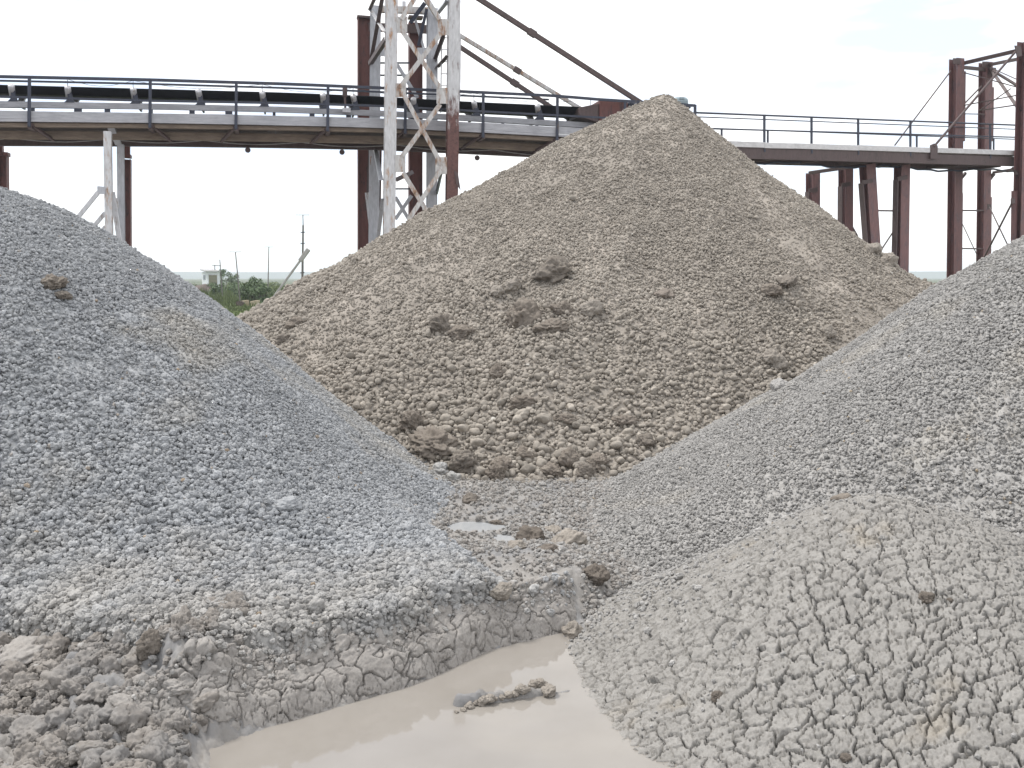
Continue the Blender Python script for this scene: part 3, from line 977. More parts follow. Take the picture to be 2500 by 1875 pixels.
G = 'single cobbles along the foot of the brown heap'
lab = 'rounded brown cobble among the many at the foot of the brown heap'
meshes = [stone_mesh('cobble', 4, .28, 1.0, (1, random.uniform(.7, .9), random.uniform(.6, .8)), M['cobble'], 60 + k, .05) for k in range(8)]
n = 0
while n < 150:
    px, py = random.uniform(1010, 1620), random.uniform(985, 1160)
    if py > 1165 - .00085 * (px - 1260) ** 2: continue
    p = hit(px, py)
    if h_main(np.array([p.x]), np.array([p.y]))[0] < p.z - 1e-4: continue
    o = link(bpy.data.objects.new('cobble', meshes[n % 8]))
    r_ = random.choice((.034, .037, .040, .045, .055, .075)) * random.uniform(.8, 1.1)
    o.location = p + Vector((0, 0, r_ * .45)); o.scale = (r_,) * 3
    o.rotation_euler = (random.uniform(-.5, .5), random.uniform(-.5, .5), random.uniform(0, 6.28))
    tag(o, lab, 'cobble', G); n += 1
# ------------------------------------------------------------------ gantry geometry: two vertical reference planes
class Plane:
    """vertical plane through two plan points; P(px, py, off) is the point of the plane, off metres behind it"""
    def __init__(s, a, b):
        s.a = Vector((*a, 0)); s.t = (Vector((*b, 0)) - s.a).normalized(); s.n = Vector((-s.t.y, s.t.x, 0))

    def __call__(s, px, py, off=0.0):
        d = ray(px, py); c = Vector((0, 0, CAM_H))
        k = (s.n.dot(s.a - c) + off) / s.n.dot(d)
        return c + d * k


B = Plane((-13.4, 26), (3.7, 30))
W = Plane((5.6, 30.44), (19.6, 38.5))
IP = np.interp


def down(p, q, z=-.25):
    """the point on the line p-q at height z"""
    return p + (q - p) * ((z - p.z) / (q.z - p.z))


def tab(*pts):
    xs, ys = zip(*pts)
    def f(px):
        if px < xs[0]: return ys[0] + (px - xs[0]) * (ys[1] - ys[0]) / (xs[1] - xs[0])
        if px > xs[-1]: return ys[-1] + (px - xs[-1]) * (ys[-1] - ys[-2]) / (xs[-1] - xs[-2])
        return float(IP(px, xs, ys))
    return f


rail_y = tab((0, 187), (367, 195), (700, 205), (938, 215), (1119, 223), (1359, 234), (1464, 243), (1564, 249), (1698, 258))
mid_y = tab((0, 236), (362, 246), (700, 252), (938, 259), (1119, 269), (1464, 287), (1700, 300))
bt_y = tab((0, 208), (700, 227), (938, 237), (1119, 248), (1464, 264))
bb_y = tab((0, 228), (180, 233), (700, 248), (938, 254), (1119, 269), (1464, 286))
st_y = tab((0, 247), (362, 254), (700, 262), (938, 272), (1119, 281), (1464, 301))
sb_y = tab((0, 262), (362, 266), (700, 274), (938, 283), (1119, 293), (1464, 314))
ft_y = tab((0, 270), (362, 277), (700, 284), (938, 290), (1119, 297), (1363, 310), (1700, 330))
fb_y = tab((0, 297), (362, 300), (700, 306), (938, 312), (1119, 321), (1363, 334), (1700, 354))
XS = list(range(-160, 1700, 60))
n = B.n


def strip(mb, fy, off, w, d, xs, fn='bar'):
    for a, b in zip(xs[:-1], xs[1:]):
        getattr(mb, fn)(B(a, fy(a), off), B(b, fy(b), off), w, d, n)
    return mb


o0 = B(-13, 300); gantry = empty('conveyor_gantry', (B(800, 300).x, B(800, 300).y, B(800, 306).z), 'long raised timber and steel gantry with a dark handrail running behind the heaps', 'gantry')
POSTS = [72, 367, 577, 801, 990, 1180, 1361, 1526, 1697]
POSTX = [-140] + POSTS
# fascia planks: one board between posts, and a thin lower strip
for k, (a, b) in enumerate(zip(POSTX[:-1], POSTX[1:])):
    mb = MB()
    ma, mb_ = (lambda x: ft_y(x) * .62 + fb_y(x) * .38 - 4), None
    tb = lambda x: ft_y(x) + (fb_y(x) - ft_y(x)) * .37
    lo = lambda x: ft_y(x) + (fb_y(x) - ft_y(x)) * .87
    dz = random.uniform(-1.2, 1.2)
    p, q = B(a + 2, tb(a) + dz), B(b - 2, tb(b) - dz * .6)
    mb.bar(p, q, .205, .045, n)
    mb.bar(B(a + 2, lo(a), .004), B(b - 2, lo(b), .004), .068, .05, n)
    mb.build('edge_plank', M['plank'], gantry, bevel=.006)
mb = MB()
xs = np.arange(-160, 1700, 17.0)
for a in xs:
    b = a + 16.8
    mb.quadbox([B(a, fb_y(a), 0.03) + Vector((0, 0, .0)), B(b, fb_y(b), 0.03), B(b, fb_y(b), 0.03) + n * 2.15, B(a, fb_y(a), 0.03) + n * 2.15] +
               [v + Vector((0, 0, .045)) for v in (B(a, fb_y(a), 0.03), B(b, fb_y(b), 0.03), B(b, fb_y(b), 0.03) + n * 2.15, B(a, fb_y(a), 0.03) + n * 2.15)])
mb.build('deck', M['deck'], gantry)


def under(px, off, dz):
    p = B(px, fb_y(px), 0)
    return p + n * off + Vector((0, 0, dz))


for off, dz, w_, d_, mt in ((.16, -.06, .10, .14, 'under'), (.75, -.24, .20, .16, 'under'), (1.35, -.14, .18, .14, 'deck'), (2.0, -.20, .32, .18, 'brown_steel')):
    mb = MB()
    for a, b in zip(XS[:-1], XS[1:]):
        mb.bar(under(a, off, dz), under(b, off, dz), w_, d_, n)
    mb.build('girder', M[mt], gantry)
for px in POSTS:
    mb = MB(); mb.bar(under(px, -.03, -.10), under(px, 2.1, -.10), .10, .14, Vector((0, 0, 1))); mb.build('cross_beam', M['brown_steel'], gantry)
    mb = MB(); s_ = 1 if px < 500 else -1
    mb.bar(under(px, -.02, -.04), under(px + 46 * s_ * .9, .75, -.36), .07, .07, B.t); mb.build('knee_brace', M['brown_steel'], gantry)
    mb = MB(); mb.bar(B(px, rail_y(px) - 2, -.06), B(px - 1, fb_y(px) + 12, -.06), .075, .06, n); mb.build('handrail_post', M['dark'], gantry, bevel=.006)
for nm, fy, w_ in (('top_rail', rail_y, .075), ('mid_rail', mid_y, .055)):
    strip(MB(), fy, -.06 - (.004 if nm == 'mid_rail' else 0), w_, .05, XS + [1697]).build(nm, M['dark'], gantry)
# a slack cable clipped under the deck
pts = []
for k in range(140):
    px = -140 + k * 12.0
    sag = 8 * math.sin(math.pi * ((px - 30) % 235) / 235)
    pts.append(B(px, fb_y(px) + 40 + sag, 1.84))
MB().tube(pts, .018, 6).build('cable', M['cable'], gantry, smooth=True)
mb = MB()
for px in (605, 835, 1165): mb.tube([B(px, fb_y(px) + 62, 1.9), B(px, fb_y(px) + 62, 1.5)], .08, 10)
mb.build('pipe_end', M['brown_steel'], gantry)
# back handrail seen through the tower
mb = MB(); strip(mb, lambda x: rail_y(x) + 10, 2.12, .05, .05, XS[:26]); mb.build('back_rail', M['dark'], gantry)
adopt(gantry)

# ------------------------------------------------------------------ the belt conveyor that lies on the gantry
conv = empty('belt_conveyor', B(800, 290, 1.1), 'black troughed belt conveyor with silver idler rollers lying on the gantry', 'conveyor')
XB = [x for x in XS if x < 1470] + [1466]
V, Fc = [], []
prof = ((.55, 0.0), (.60, .06), (.95, 1.0), (1.45, 1.0), (1.80, .06), (1.85, 0.0))
for px in XB:
    top, bot = B(px, bt_y(px), .55).z, B(px, bb_y(px), .95).z
    base = B(px, bt_y(px), .55)
    for off, k in prof:
        q = base + n * (off - .55); V.append((q.x, q.y, top + (bot - top) * k))
k = len(prof)
for i in range(len(XB) - 1):
    for j in range(k - 1):
        Fc.append((i * k + j, i * k + j + 1, (i + 1) * k + j + 1, (i + 1) * k + j))
me = bpy.data.meshes.new('belt'); me.from_pydata(V, [], Fc); me.materials.append(M['rubber'])
bo = link(bpy.data.objects.new('belt', me), conv); sm = bo.modifiers.new('thick', 'SOLIDIFY'); sm.thickness = .014
for off in (.62, 1.78):
    mb = MB(); up = Vector((0, 0, 0 if off < 1 else .17))
    for a, b in zip(XB[:-1], XB[1:]):
        pa, pb = B(a, (st_y(a) + sb_y(a)) / 2, .62), B(b, (st_y(b) + sb_y(b)) / 2, .62)
        mb.ibeam(pa + n * (off - .62) + up, pb + n * (off - .62) + up, .155 if off < 1 else .10, .07, n, .012)
    mb.build('stringer', M['plank' if off < 1 else 'galv'], conv)
mb = MB()
for a, b in zip(XB[:-1], XB[1:]):                 # return strand of the belt
    pa, pb = B(a, sb_y(a) + 3, .62), B(b, sb_y(b) + 3, .62)
    mb.bar(pa + n * .55 + Vector((0, 0, .16)), pb + n * .55 + Vector((0, 0, .16)), .02, .6, n)
mb.build('return_belt', M['rubber'], conv)
for px in np.arange(-100, 1460, 94.0):            # small feet between stringer and deck
    j = random.uniform(-20, 20)
    MB().bar(B(px + j, sb_y(px) + 1, .62), B(px + j, ft_y(px) + 6, .62), random.choice((.08, .14, .19)), .06, n).build('foot', M['dark'], conv)
for px in (-112, 27, 165, 325, 484, 640, 788, 862, 1009, 1157, 1312, 1442):
    mb = MB()
    t0, t1 = bt_y(px) - 4, st_y(px)
    mb.plate([B(px - 8, t1, .60), B(px + 17, t1, .60), B(px + 13, t1 - 11, .60), B(px + 9, t0 + 14, .60), B(px - 1, t0 + 12, .60), B(px + 1, t1 - 9, .60)], n, .05)
    mb.bar(B(px + 6, t1 - 1, .60), B(px + 6, t1 - 1, .60) + n * 1.2, .05, .07, Vector((0, 0, 1)))
    br = mb.build('idler', M['dark'], conv)
    tilt = random.uniform(1, 6)
    for dn in (0, 1):
        if dn == 0: p, q = B(px, t0 + 3, .49), B(px + tilt, t1 - 10, .80)
        else:
            a = B(px, t0 + 3, .49); b = B(px + tilt, t1 - 10, .80); p = a + n * 1.42; q = b + n * .80
        d = (q - p).normalized()
        MB().tube([p, p + d * .02, q - d * .02, q], [.055, .082, .082, .055], 14).build('roller', M['galv'], br, smooth=True)
adopt(conv)
# thin pull wire above the belt on upright wire stubs
pw = MB()
stub = [165, 325, 640, 862, 1157, 1442]
pl_ = []
for a, b in zip(stub[:-1], stub[1:]):
    for k in range(6):
        t = k / 6; px = a + (b - a) * t
        pl_.append(B(px, rail_y(px) + 3 + 15 * math.sin(math.pi * t), .5))
pw.tube(pl_, .006, 5)
for px in stub: pw.tube([B(px, rail_y(px) + 1, .5), B(px, bt_y(px), .5)], .009, 5)
tag(pw.build('pull_wire', M['dark']), 'thin slack pull wire strung just under the top handrail above the belt', 'wire')
sw = empty('switch_box', B(842, 270, .5), 'small weathered switch box on a short stand between two idlers, left of the white tower', 'switch box')
MB().bar(B(842, 215, .45), B(842, 237, .45), .13, .10, n).build('box', M['brown_steel'], sw, bevel=.01)
MB().bar(B(842, 237.5, .45), B(843, 264, .45), .06, .05, n).build('stand', M['brown_steel'], sw)
MB().bar(B(846, 264.5, .45), B(846, 275, .45), .22, .12, n).build('base', M['galv'], sw)
adopt(sw)

# drive housing and motor at the conveyor's end
dh = empty('drive_housing', B(1500, 300, .9), 'red-brown steel drive housing at the end of the belt, half behind the summit', 'machine housing')
mb = MB()
c0 = [B(1464, 244, .3), B(1533, 247, .3), B(1533, 312, .3), B(1464, 312, .3)]
mb.quadbox([v for v in c0] + [v + n * 1.5 for v in c0]); mb.build('casing', M['red'], dh, bevel=.02)
c0 = [B(1415, 262, .34), B(1462, 252, .34), B(1462, 300, .34), B(1415, 285, .34)]
mb = MB(); mb.quadbox([v for v in c0] + [v + n * 1.4 for v in c0]); mb.build('hood', M['brown_steel'], dh, bevel=.015)
c0 = [B(1534, 250, .36), B(1562, 253, .36), B(1562, 300, .36), B(1534, 300, .36)]
mb = MB(); mb.quadbox([v for v in c0] + [v + n * 1.3 for v in c0]); mb.build('side_box', M['dark'], dh, bevel=.015)
adopt(dh)
mo = empty('motor', B(1660, 262, .9), 'grey-blue motor standing on the gantry right behind the summit of the brown heap', 'motor')
mb = MB(); mb.tube([B(1646, 248, .9), B(1650, 248, .9), B(1672, 248.6, .9), B(1677, 248.6, .9)], [.10, .14, .14, .10], 16).build('body', M['blue_grey'], mo)
mb = MB(); mb.bar(B(1658, 240, .8), B(1670, 240.5, .8), .07, .12, n); mb.build('terminal_box', M['blue_grey'], mo, bevel=.01)
mb = MB(); mb.bar(B(1643, 262, .9), B(1680, 262.5, .9), .10, .4, n); mb.build('foot_plate', M['dark'], mo)
adopt(mo)

# ------------------------------------------------------------------ white lattice tower round the gantry
OF, OB = -.42, 2.75
tw = empty('lattice_tower', (B(1025, 500, 1).x, B(1025, 500, 1).y, 0), 'white painted lattice tower with rust streaks standing astride the gantry', 'tower')


def col(root, pl, x0, y0, x1, y1, off, w, d, mat, name='column', web=False, mul=1.0):
    p, q = pl(x0, y0, off), pl(x1, y1, off)
    q = down(p, q)
    mb = MB(); mb.ibeam(p, q, w, d, pl.n, .022, web); return mb.build(name, mat, root)


def px2m(w, pl, x, y, off): return w / F * pl(x, y, off).y


col(tw, B, 957.5, -140, 949.5, 575, OF, .315, .30, M['white'])
col(tw, B, 1110, -140, 1102.5, 485, OF, .315, .30, M['white_low'])
col(tw, B, 917, 16, 914, 400, OB, .30, .28, M['white_grey'])
col(tw, B, 1055, 22, 1054, 510, OB, .31, .28, M['white_grey'])


def brace(root, pl, pts, off, w, mat, name='brace', off2=None, fn='angle'):
    (x0, y0), (x1, y1) = pts
    mb = MB(); p, q = pl(x0, y0, off), pl(x1, y1, off if off2 is None else off2)
    if fn == 'angle': mb.angle(p, q, w, pl.n)
    elif fn == 'tube': mb.tube([p, q], w / 2, 8)
    else: mb.bar(p, q, w, w * .8, pl.n)
    return mb.build(name, mat, root)


def z2(x, y): return (600 + x / 2.765, y / 2.765)     # close-up coordinates of the tower


FR = OF - .17
for k, (a, b, mt) in enumerate((((1060, 215), (1310, 590), 'white_brace'), ((1318, 222), (1040, 590), 'white_brace'), ((1045, 600), (1322, 1112), 'white_brace'),
                 ((1312, 704), (1058, 1052), 'white_brace'), ((1062, 1165), (1225, 1430), 'white_brace'), ((1322, 1142), (1098, 1485), 'white_brace'),
                 ((1050, 130), (1230, -150), 'white_brace'), ((1310, 130), (1130, -150), 'white_brace'))):
    brace(tw, B, (z2(*a), z2(*b)), FR - .03 - .016 * (k % 2), .125, M[mt])
for x0, y0, x1, y1 in ((1018, 112, 1090, 218), (1012, 562, 1082, 655), (1008, 1045, 1078, 1162), (1297, 128, 1372, 238), (1288, 592, 1362, 700), (1280, 1060, 1358, 1176)):
    MB().plate([B(*z2(x0, y0), FR), B(*z2(x1, y0), FR), B(*z2(x1, y1), FR), B(*z2(x0, y1), FR)], n, .014).build('gusset_plate', M['white_brace'], tw)
# plates and braces of the sides and back
for a, b, oa, ob, w_, mt in (((840, 62), (935, 212), OB, OF, .11, 'white'), ((925, -30), (842, 425), OF, OB, .11, 'brown_steel'), ((935, 262), (828, 428), OF, OB, .12, 'brown_steel'),
                             ((870, -10), (838, 60), OF, OB, .10, 'brown_steel'), ((1345, 245), (1282, 415), OF, OB, .10, 'brown_steel'), ((1362, 378), (1294, 452), OF, OB, .11, 'brown_steel'),
                             ((1362, 5), (1290, 95), OF, OB, .13, 'white_grey'), ((1222, 60), (1165, 310), OB - .3, OB, .09, 'dark'), ((1210, 20), (1110, 155), OB - .4, OB - .1, .12, 'dark'),
                             ((1140, 120), (1200, 320), OB, OB, .08, 'white_grey'), ((1018, 430), (1160, 660), OB, OB, .11, 'white_grey'), ((915, 1215), (868, 950), OF, OB, .11, 'white_grey'),
                             ((1010, 1330), (1100, 1480), OB, OB, .11, 'white_grey'), ((1120, 1320), (1010, 1480), OB - .05, OB - .05, .11, 'white_grey'), ((925, 1340), (890, 1640), OF, OB, .11, 'white_grey'),
                             ((1323, 1165), (1290, 1315), OF, OB, .10, 'dark'), ((1012, 1215), (1130, 1160), OF, OB, .12, 'brown_steel')):
    brace(tw, B, (z2(*a), z2(*b)), oa, w_, M[mt], off2=ob)
mb = MB(); mb.bar(B(*z2(905, 62), OB), B(*z2(1240, 75), OB), .19, .14, n); mb.build('top_beam', M['white_brace'], tw)
MB().plate([B(*z2(1158, 322), OB - .2), B(*z2(1222, 322), OB - .2), B(*z2(1222, 400), OB - .2), B(*z2(1158, 400), OB - .2)], n, .015).build('gusset_plate', M['white_grey'], tw)
MB().plate([B(*z2(908, 290), OB - .2), B(*z2(945, 290), OB - .2), B(*z2(945, 380), OB - .2), B(*z2(908, 380), OB - .2)], n, .015).build('gusset_plate', M['white_grey'], tw)
MB().bar(B(*z2(1068, 10), OB), B(*z2(1068, 78), OB), .10, .06, n).build('bracket', M['galv'], tw)
for y in (425, 508): MB().bar(B(*z2(905, y), OB + .1), B(*z2(1105, y), OB + .1), .045, .04, n).build('tie_bar', M['dark'], tw)
MB().bar(B(*z2(1005, 1275), OB + .1), B(*z2(1110, 1275), OB + .1), .045, .04, n).build('tie_bar', M['dark'], tw)
MB().plate([B(*z2(1405, 1150), FR), B(*z2(1432, 1165), FR), B(*z2(1450, 1285), FR), B(*z2(1420, 1240), FR)], n, .02).build('torn_flap', M['brown_steel'], tw)
lad = MB()
for xx in (1322, 1449): lad.bar(B(*z2(xx, 235), 1.2), B(*z2(xx - 6, 760), 1.2), .035, .03, n)
for y in np.arange(255, 760, 81): lad.bar(B(*z2(1322, y), 1.2), B(*z2(1447, y), 1.2), .028, .024, n)
lad.build('ladder', M['galv'], tw)
# long inclined stays from the tower top down to the gantry
for (a, b, oa, ob, w_) in (((1010, -105), (1566, 252), -.1, .2, .13), ((1105, 76), (1418, 266), 2.4, 1.9, .105), ((1105, 103), (1404, 300), 1.7, 1.5, .12)):
    mb = MB(); p, q = B(*a, oa), B(*b, ob); mb.ibeam(p, q, w_, .10, n, .016)
    st = mb.build('stay', M['white_brace'] if oa > 2 else M['brown_steel'], tw)
    mb = MB(); c = p.lerp(q, .5); d = (q - p).normalized(); mb.bar(c - d * .12, c + d * .12, w_ + .05, .13, n); mb.build('splice_plate', M['brown_steel'], st)
adopt(tw)

# ------------------------------------------------------------------ red portal frame behind the tower
OR = 3.5
rp = empty('portal_frame', (B(950, 500, OR).x, B(950, 500, OR).y, 0), 'dark red steel portal frame rising behind the white tower', 'steel frame')
col(rp, B, 889, 46, 889, 590, OR, .40, .30, M['red'], web=True)
col(rp, B, 1014, 55, 1014, 530, OR, .42, .30, M['red'], web=True)
MB().bar(B(900, 66, OR - .17), B(1046, 72, OR - .17), .26, .04, n).build('top_beam', M['brown_steel'], rp)
col(rp, B, 918, 362, 914, 590, OR + .35, .34, .3, M['red'], web=True)
mb = MB(); mb.angle(B(905, 345, OR - .4), B(900, 470, OR - .3), .13, n); mb.build('brace', M['brown_steel'], rp)
mb = MB(); mb.angle(B(*z2(818, 1300), OR - .5), B(*z2(858, 1640), OR - .4), .13, n); mb.build('brace', M['galv'], rp)
for xx in (889, 1014): MB().bar(B(xx, 41, OR), B(xx, 46, OR), .44, .34, n).build('cap_plate', M['brown_steel'], rp)
adopt(rp)

# ------------------------------------------------------------------ trestle under the left part of the gantry
def z1(x, y): return (x / 2.766, 100 + y / 2.766)


tr = empty('trestle', (B(285, 600, 1).x, B(285, 600, 1).y, 0), 'trestle of white post, grey post and dark red column under the left of the gantry', 'trestle')
col(tr, B, *z1(727, 612), *z1(738, 1345), .15, .19, .19, M['white'], 'post')
col(tr, B, *z1(815, 700), *z1(820, 1380), 1.3, .18, .18, M['white_grey'], 'post')
col(tr, B, *z1(860, 800), *z1(862, 1400), 2.4, .20, .28, M['red'], 'column', True)
MB().bar(B(*z1(858, 690), 2.4), B(*z1(858, 770), 2.4), .16, .16, n).build('column_neck', M['red'], tr)
MB().bar(B(*z1(838, 778), 2.4), B(*z1(886, 781), 2.4), .09, .34, n).build('cap_plate', M['red'], tr)
mb = MB(); mb.angle(B(*z1(735, 560), .2), B(*z1(800, 700), 1.2), .17, n); mb.build('strut', M['white_grey'], tr)
MB().plate([B(*z1(657, 980), .02), B(*z1(712, 985), .02), B(*z1(712, 1036), .02), B(*z1(657, 1032), .02)], n, .02).build('gusset_plate', M['white_grey'], tr)
for a, b, o_, w_ in (((662, 1020), (380, 1370), 0, .10), ((708, 1160), (500, 1410), .3, .095), ((708, 1250), (560, 1440), .35, .06), ((757, 1020), (808, 1370), .6, .12)):
    brace(tr, B, (z1(*a), z1(*b)), o_, w_, M['galv'])
MB().plate([B(*z1(768, 1060), 1.1), B(*z1(803, 1062), 1.1), B(*z1(803, 1130), 1.1), B(*z1(780, 1130), 1.1)], n, .02).build('gusset_plate', M['galv'], tr)
adopt(tr)
fc = empty('steel_column', (B(8, 500, 2.4).x, B(8, 500, 2.4).y, 0), 'dark red steel column under the far left end of the gantry', 'column')
col(fc, B, *z1(24, 770), *z1(26, 990), 2.4, .22, .28, M['red'], 'shaft', True)
MB().bar(B(*z1(-30, 762), 2.4), B(*z1(62, 768), 2.4), .10, .32, n).build('cap_plate', M['red'], fc)
MB().bar(B(*z1(-8, 690), 2.4), B(*z1(-4, 760), 2.4), .20, .2, n).build('neck', M['red'], fc)
adopt(fc)

# ------------------------------------------------------------------ walkway on the right
def z4(x, y): return (1750 + x / 2.37, 50 + y / 2.37)


wn = W.n
ww = empty('walkway', (W(2100, 370).x, W(2100, 370).y, W(2100, 375).z), 'raised walkway with thin railings and a pale edge plank, ending at the red tower', 'walkway')
lin = lambda x0, y0, x1, y1: (lambda x: y0 + (x - x0) * (y1 - y0) / (x1 - x0))
wtop, wmid, wbk = lin(0, 538, 1740, 606), lin(0, 627, 1740, 676), lin(530, 644, 1740, 688)
wpt, wpb = lin(150, 702, 1735, 755), lin(150, 736, 1735, 781)
wbb = lin(200, 797, 1735, 850)
WX = [-130, 40, 275, 548, 818, 1120, 1420, 1738]
for nm, fy, off, r_ in (('top_rail', wtop, 0, .028), ('mid_rail', wmid, 0, .024), ('back_rail', wbk, 1.5, .02), ('back_rail', lambda x: wtop(x) + 24, 1.52, .018)):
    MB().tube([W(*z4(x, fy(x)), off) for x in (WX[:-1] + [1738])], r_, 8).build(nm, M['dark'], ww, smooth=True)
for x in (-128, 275, 548, 818, 1120, 1582):
    MB().bar(W(*z4(x, wtop(x)), .01), W(*z4(x, wpb(x) + 22), .01), .065, .05, wn).build('railing_post', M['dark'], ww)
for x in (28, 295, 1157, 1602):
    MB().bar(W(*z4(x, wbk(x)), 1.5), W(*z4(x, wpb(x) - 10), 1.5), .05, .05, wn).build('back_post', M['dark'], ww)
for a, b in zip((-130, 275, 450, 820, 1275), (274, 450, 819, 1235, 1735)):
    dz = random.uniform(-2, 2)
    mb = MB(); mid = lambda x: (wpt(x) + wpb(x)) / 2 - 2
    mb.bar(W(*z4(a, mid(a) + dz), -.03), W(*z4(b, mid(b)), -.03), .17, .05, wn); mb.build('edge_plank', M['plank_white'], ww, bevel=.006)
mb = MB()
for x in np.arange(-130, 1730, 26.0):
    a, b = W(*z4(x, wpb(x) + 4), .04), W(*z4(x + 23, wpb(x + 23) + 4), .04)
    mb.quadbox([a, b, b + wn * 1.6, a + wn * 1.6] + [v + Vector((0, 0, .045)) for v in (a, b, b + wn * 1.6, a + wn * 1.6)])
mb.build('deck', M['deck'], ww)
mb = MB(); mid = lambda x: (wpb(x) + 4 + wbb(x)) / 2
mb.ibeam(W(*z4(-130, mid(-130)), .07), W(*z4(1735, mid(1735)), .07), .34, .14, wn, .016); mb.build('girder', M['brown_steel'], ww)
mb = MB(); mb.ibeam(W(*z4(-130, mid(-130)), .07) + wn * 1.4, W(*z4(1735, mid(1735)), .07) + wn * 1.4, .34, .14, wn, .016); mb.build('girder', M['brown_steel'], ww)
for x in (60, 330, 600, 870, 1120, 1400, 1640):
    mb = MB(); p = W(*z4(x, wbb(x) - 8), .07); mb.bar(p, p + wn * 1.4, .08, .12, Vector((0, 0, 1))); mb.build('cross_beam', M['brown_steel'], ww)
pts = [W(*z4(x, wbb(x) + 26 + 9 * math.sin(x * .011) + 4 * math.sin(x * .05)), .9) for x in range(200, 1735, 40)]
MB().tube(pts, .035, 8).build('pipe', M['dark'], ww, smooth=True)
MB().plate([W(*z4(1236, 722), -.06), W(*z4(1256, 712), -.06), W(*z4(1275, 725), -.06), W(*z4(1274, 800), -.06), W(*z4(1236, 800), -.06)], wn, .05).build('rod_bracket', M['brown_steel'], ww)
adopt(ww)

# red tower on the right edge
rt = empty('red_tower', (W(2380, 600, .5).x, W(2380, 600, .5).y, 0), 'red-brown steel tower of tall columns and rods at the right edge', 'tower')
OC = 1.75
MR = M['red_pale']
col(rt, W, *z4(1388, 222), *z4(1372, 1520), OC, .45, .34, MR, web=False)
col(rt, W, *z4(1556, 243), *z4(1540, 1410), OC + .6, .42, .34, MR, web=False)
col(rt, W, *z4(1792, 122), *z4(1762, 1285), -.35, .62, .34, MR, web=False)
for x, y in ((1388, 235), (1556, 254)):
    o_ = OC if x == 1388 else OC + .6
    MB().bar(W(*z4(x, y - 16), o_ - .19), W(*z4(x, y + 18), o_ - .19), .40, .03, wn).build('cap_plate', M['brown_steel'], rt)
for a, b, oa, ob, w_, fn in (((1415, 250), (1750, 172), OC, -.35, .14, 'bar'), ((1570, 258), (1750, 222), OC + .6, -.2, .13, 'bar'), ((1415, 270), (1560, 285), OC, OC + .6, .12, 'bar'),
                             ((1580, 275), (1752, 520), OC + .5, -.2, .15, 'bar'), ((1580, 280), (1752, 385), OC + .5, -.2, .09, 'bar'),
                             ((1425, 300), (1745, 388), OC, -.2, .04, 'tube'), ((1600, 280), (1745, 345), OC, -.2, .04, 'tube'), ((1425, 492), (1740, 432), OC, -.2, .045, 'tube'), ((1520, 520), (1740, 488), OC, -.2, .05, 'tube'),
                             ((1430, 540), (1580, 543), OC, OC + .6, .04, 'tube'), ((1520, 520), (1700, 395), OC, -.2, .04, 'tube'), ((1532, 380), (1424, 490), OC + .5, OC, .06, 'tube'),
                             ((1742, 165), (1256, 730), -.3, -.08, .085, 'tube'), ((1354, 292), (1030, 722), OC, 1.4, .05, 'tube'),
                             ((1578, 1080), (1700, 1335), OC, -.2, .05, 'tube'), ((1716, 1040), (1530, 1405), -.3, OC, .07, 'tube'), ((1405, 1099), (1575, 1100), OC, OC + .6, .06, 'tube'),
                             ((1402, 1319), (1560, 1321), OC, OC + .6, .055, 'tube'), ((1408, 1150), (1508, 1362), OC, OC + .5, .035, 'tube'),
                             ((1400, 930), (1440, 882), OC, OC, .10, 'bar'), ((1565, 935), (1605, 885), OC + .6, OC + .4, .12, 'bar'), ((1600, 880), (1740, 858), OC + .4, 0, .10, 'bar'), ((1712, 850), (1740, 895), -.1, -.3, .10, 'bar')):
    brace(rt, W, (z4(*a), z4(*b)), oa, w_, M['brown_steel'], 'rod' if fn == 'tube' else 'beam', ob, fn)
for x, y, o_ in ((1600, 300, OC + .3), (1745, 175, -.55), (1578, 1078, OC + .2), (1714, 1045, -.5)):
    MB().plate([W(*z4(x - 22, y - 30), o_), W(*z4(x + 14, y - 26), o_), W(*z4(x + 20, y + 30), o_), W(*z4(x - 8, y + 36), o_)] if y < 400 else
               [W(*z4(x - 12, y - 16), o_), W(*z4(x + 10, y - 14), o_), W(*z4(x + 12, y + 14), o_), W(*z4(x - 12, y + 16), o_)], wn, .03).build('gusset_plate', M['brown_steel'], rt)
for x, y0, y1, o_ in ((1408, 1000, 1520, OC), (1576, 1022, 1410, OC + .6), (1588, 388, 700, OC + .6), (1424, 296, 700, OC), (1722, 985, 1290, -.35)):
    MB().bar(W(*z4(x, y0), o_ + .1), down(W(*z4(x, y0), o_ + .1), W(*z4(x - (y1 - y0) * .012, y1), o_ + .1)) if y1 > 1200 else W(*z4(x - 4, y1), o_ + .1), .08, .2, wn).build('stiffener', MR, rt)
adopt(rt)

# trestle of four red columns behind the walkway
rr = empty('trestle', (W(2080, 600, 4).x, W(2080, 600, 4).y, 0), 'trestle of four red-brown steel legs, one of them leaning, beneath the far walkway', 'trestle')
for x0, y0, x1, y1, o_, w_ in ((556, 882, 556, 1110, 3.6, .40), (746, 850, 746, 1215, 2.2, .40), (870, 832, 902, 1345, .95, .46), (1072, 812, 1064, 1395, .95, .46)):
    c = col(rr, W, *z4(x0, y0), *z4(x1, y1), o_, w_, .34, MR)
    MB().bar(W(*z4(x0, y0 + 88), o_ - .18), W(*z4(x0 + 2, y0 + 112), o_ - .18), w_ + .06, .04, wn).build('clamp_plate', M['brown_steel'], c)
    MB().bar(W(*z4(x0 - 36 * w_ / .46, y0 + 110), o_ - .1), down(W(*z4(x0 - 36 * w_ / .46, y0 + 110), o_ - .1), W(*z4(x1 - 38 * w_ / .46, y1), o_ - .1)), .05, .2, wn).build('stiffener', M['brown_steel'], c)
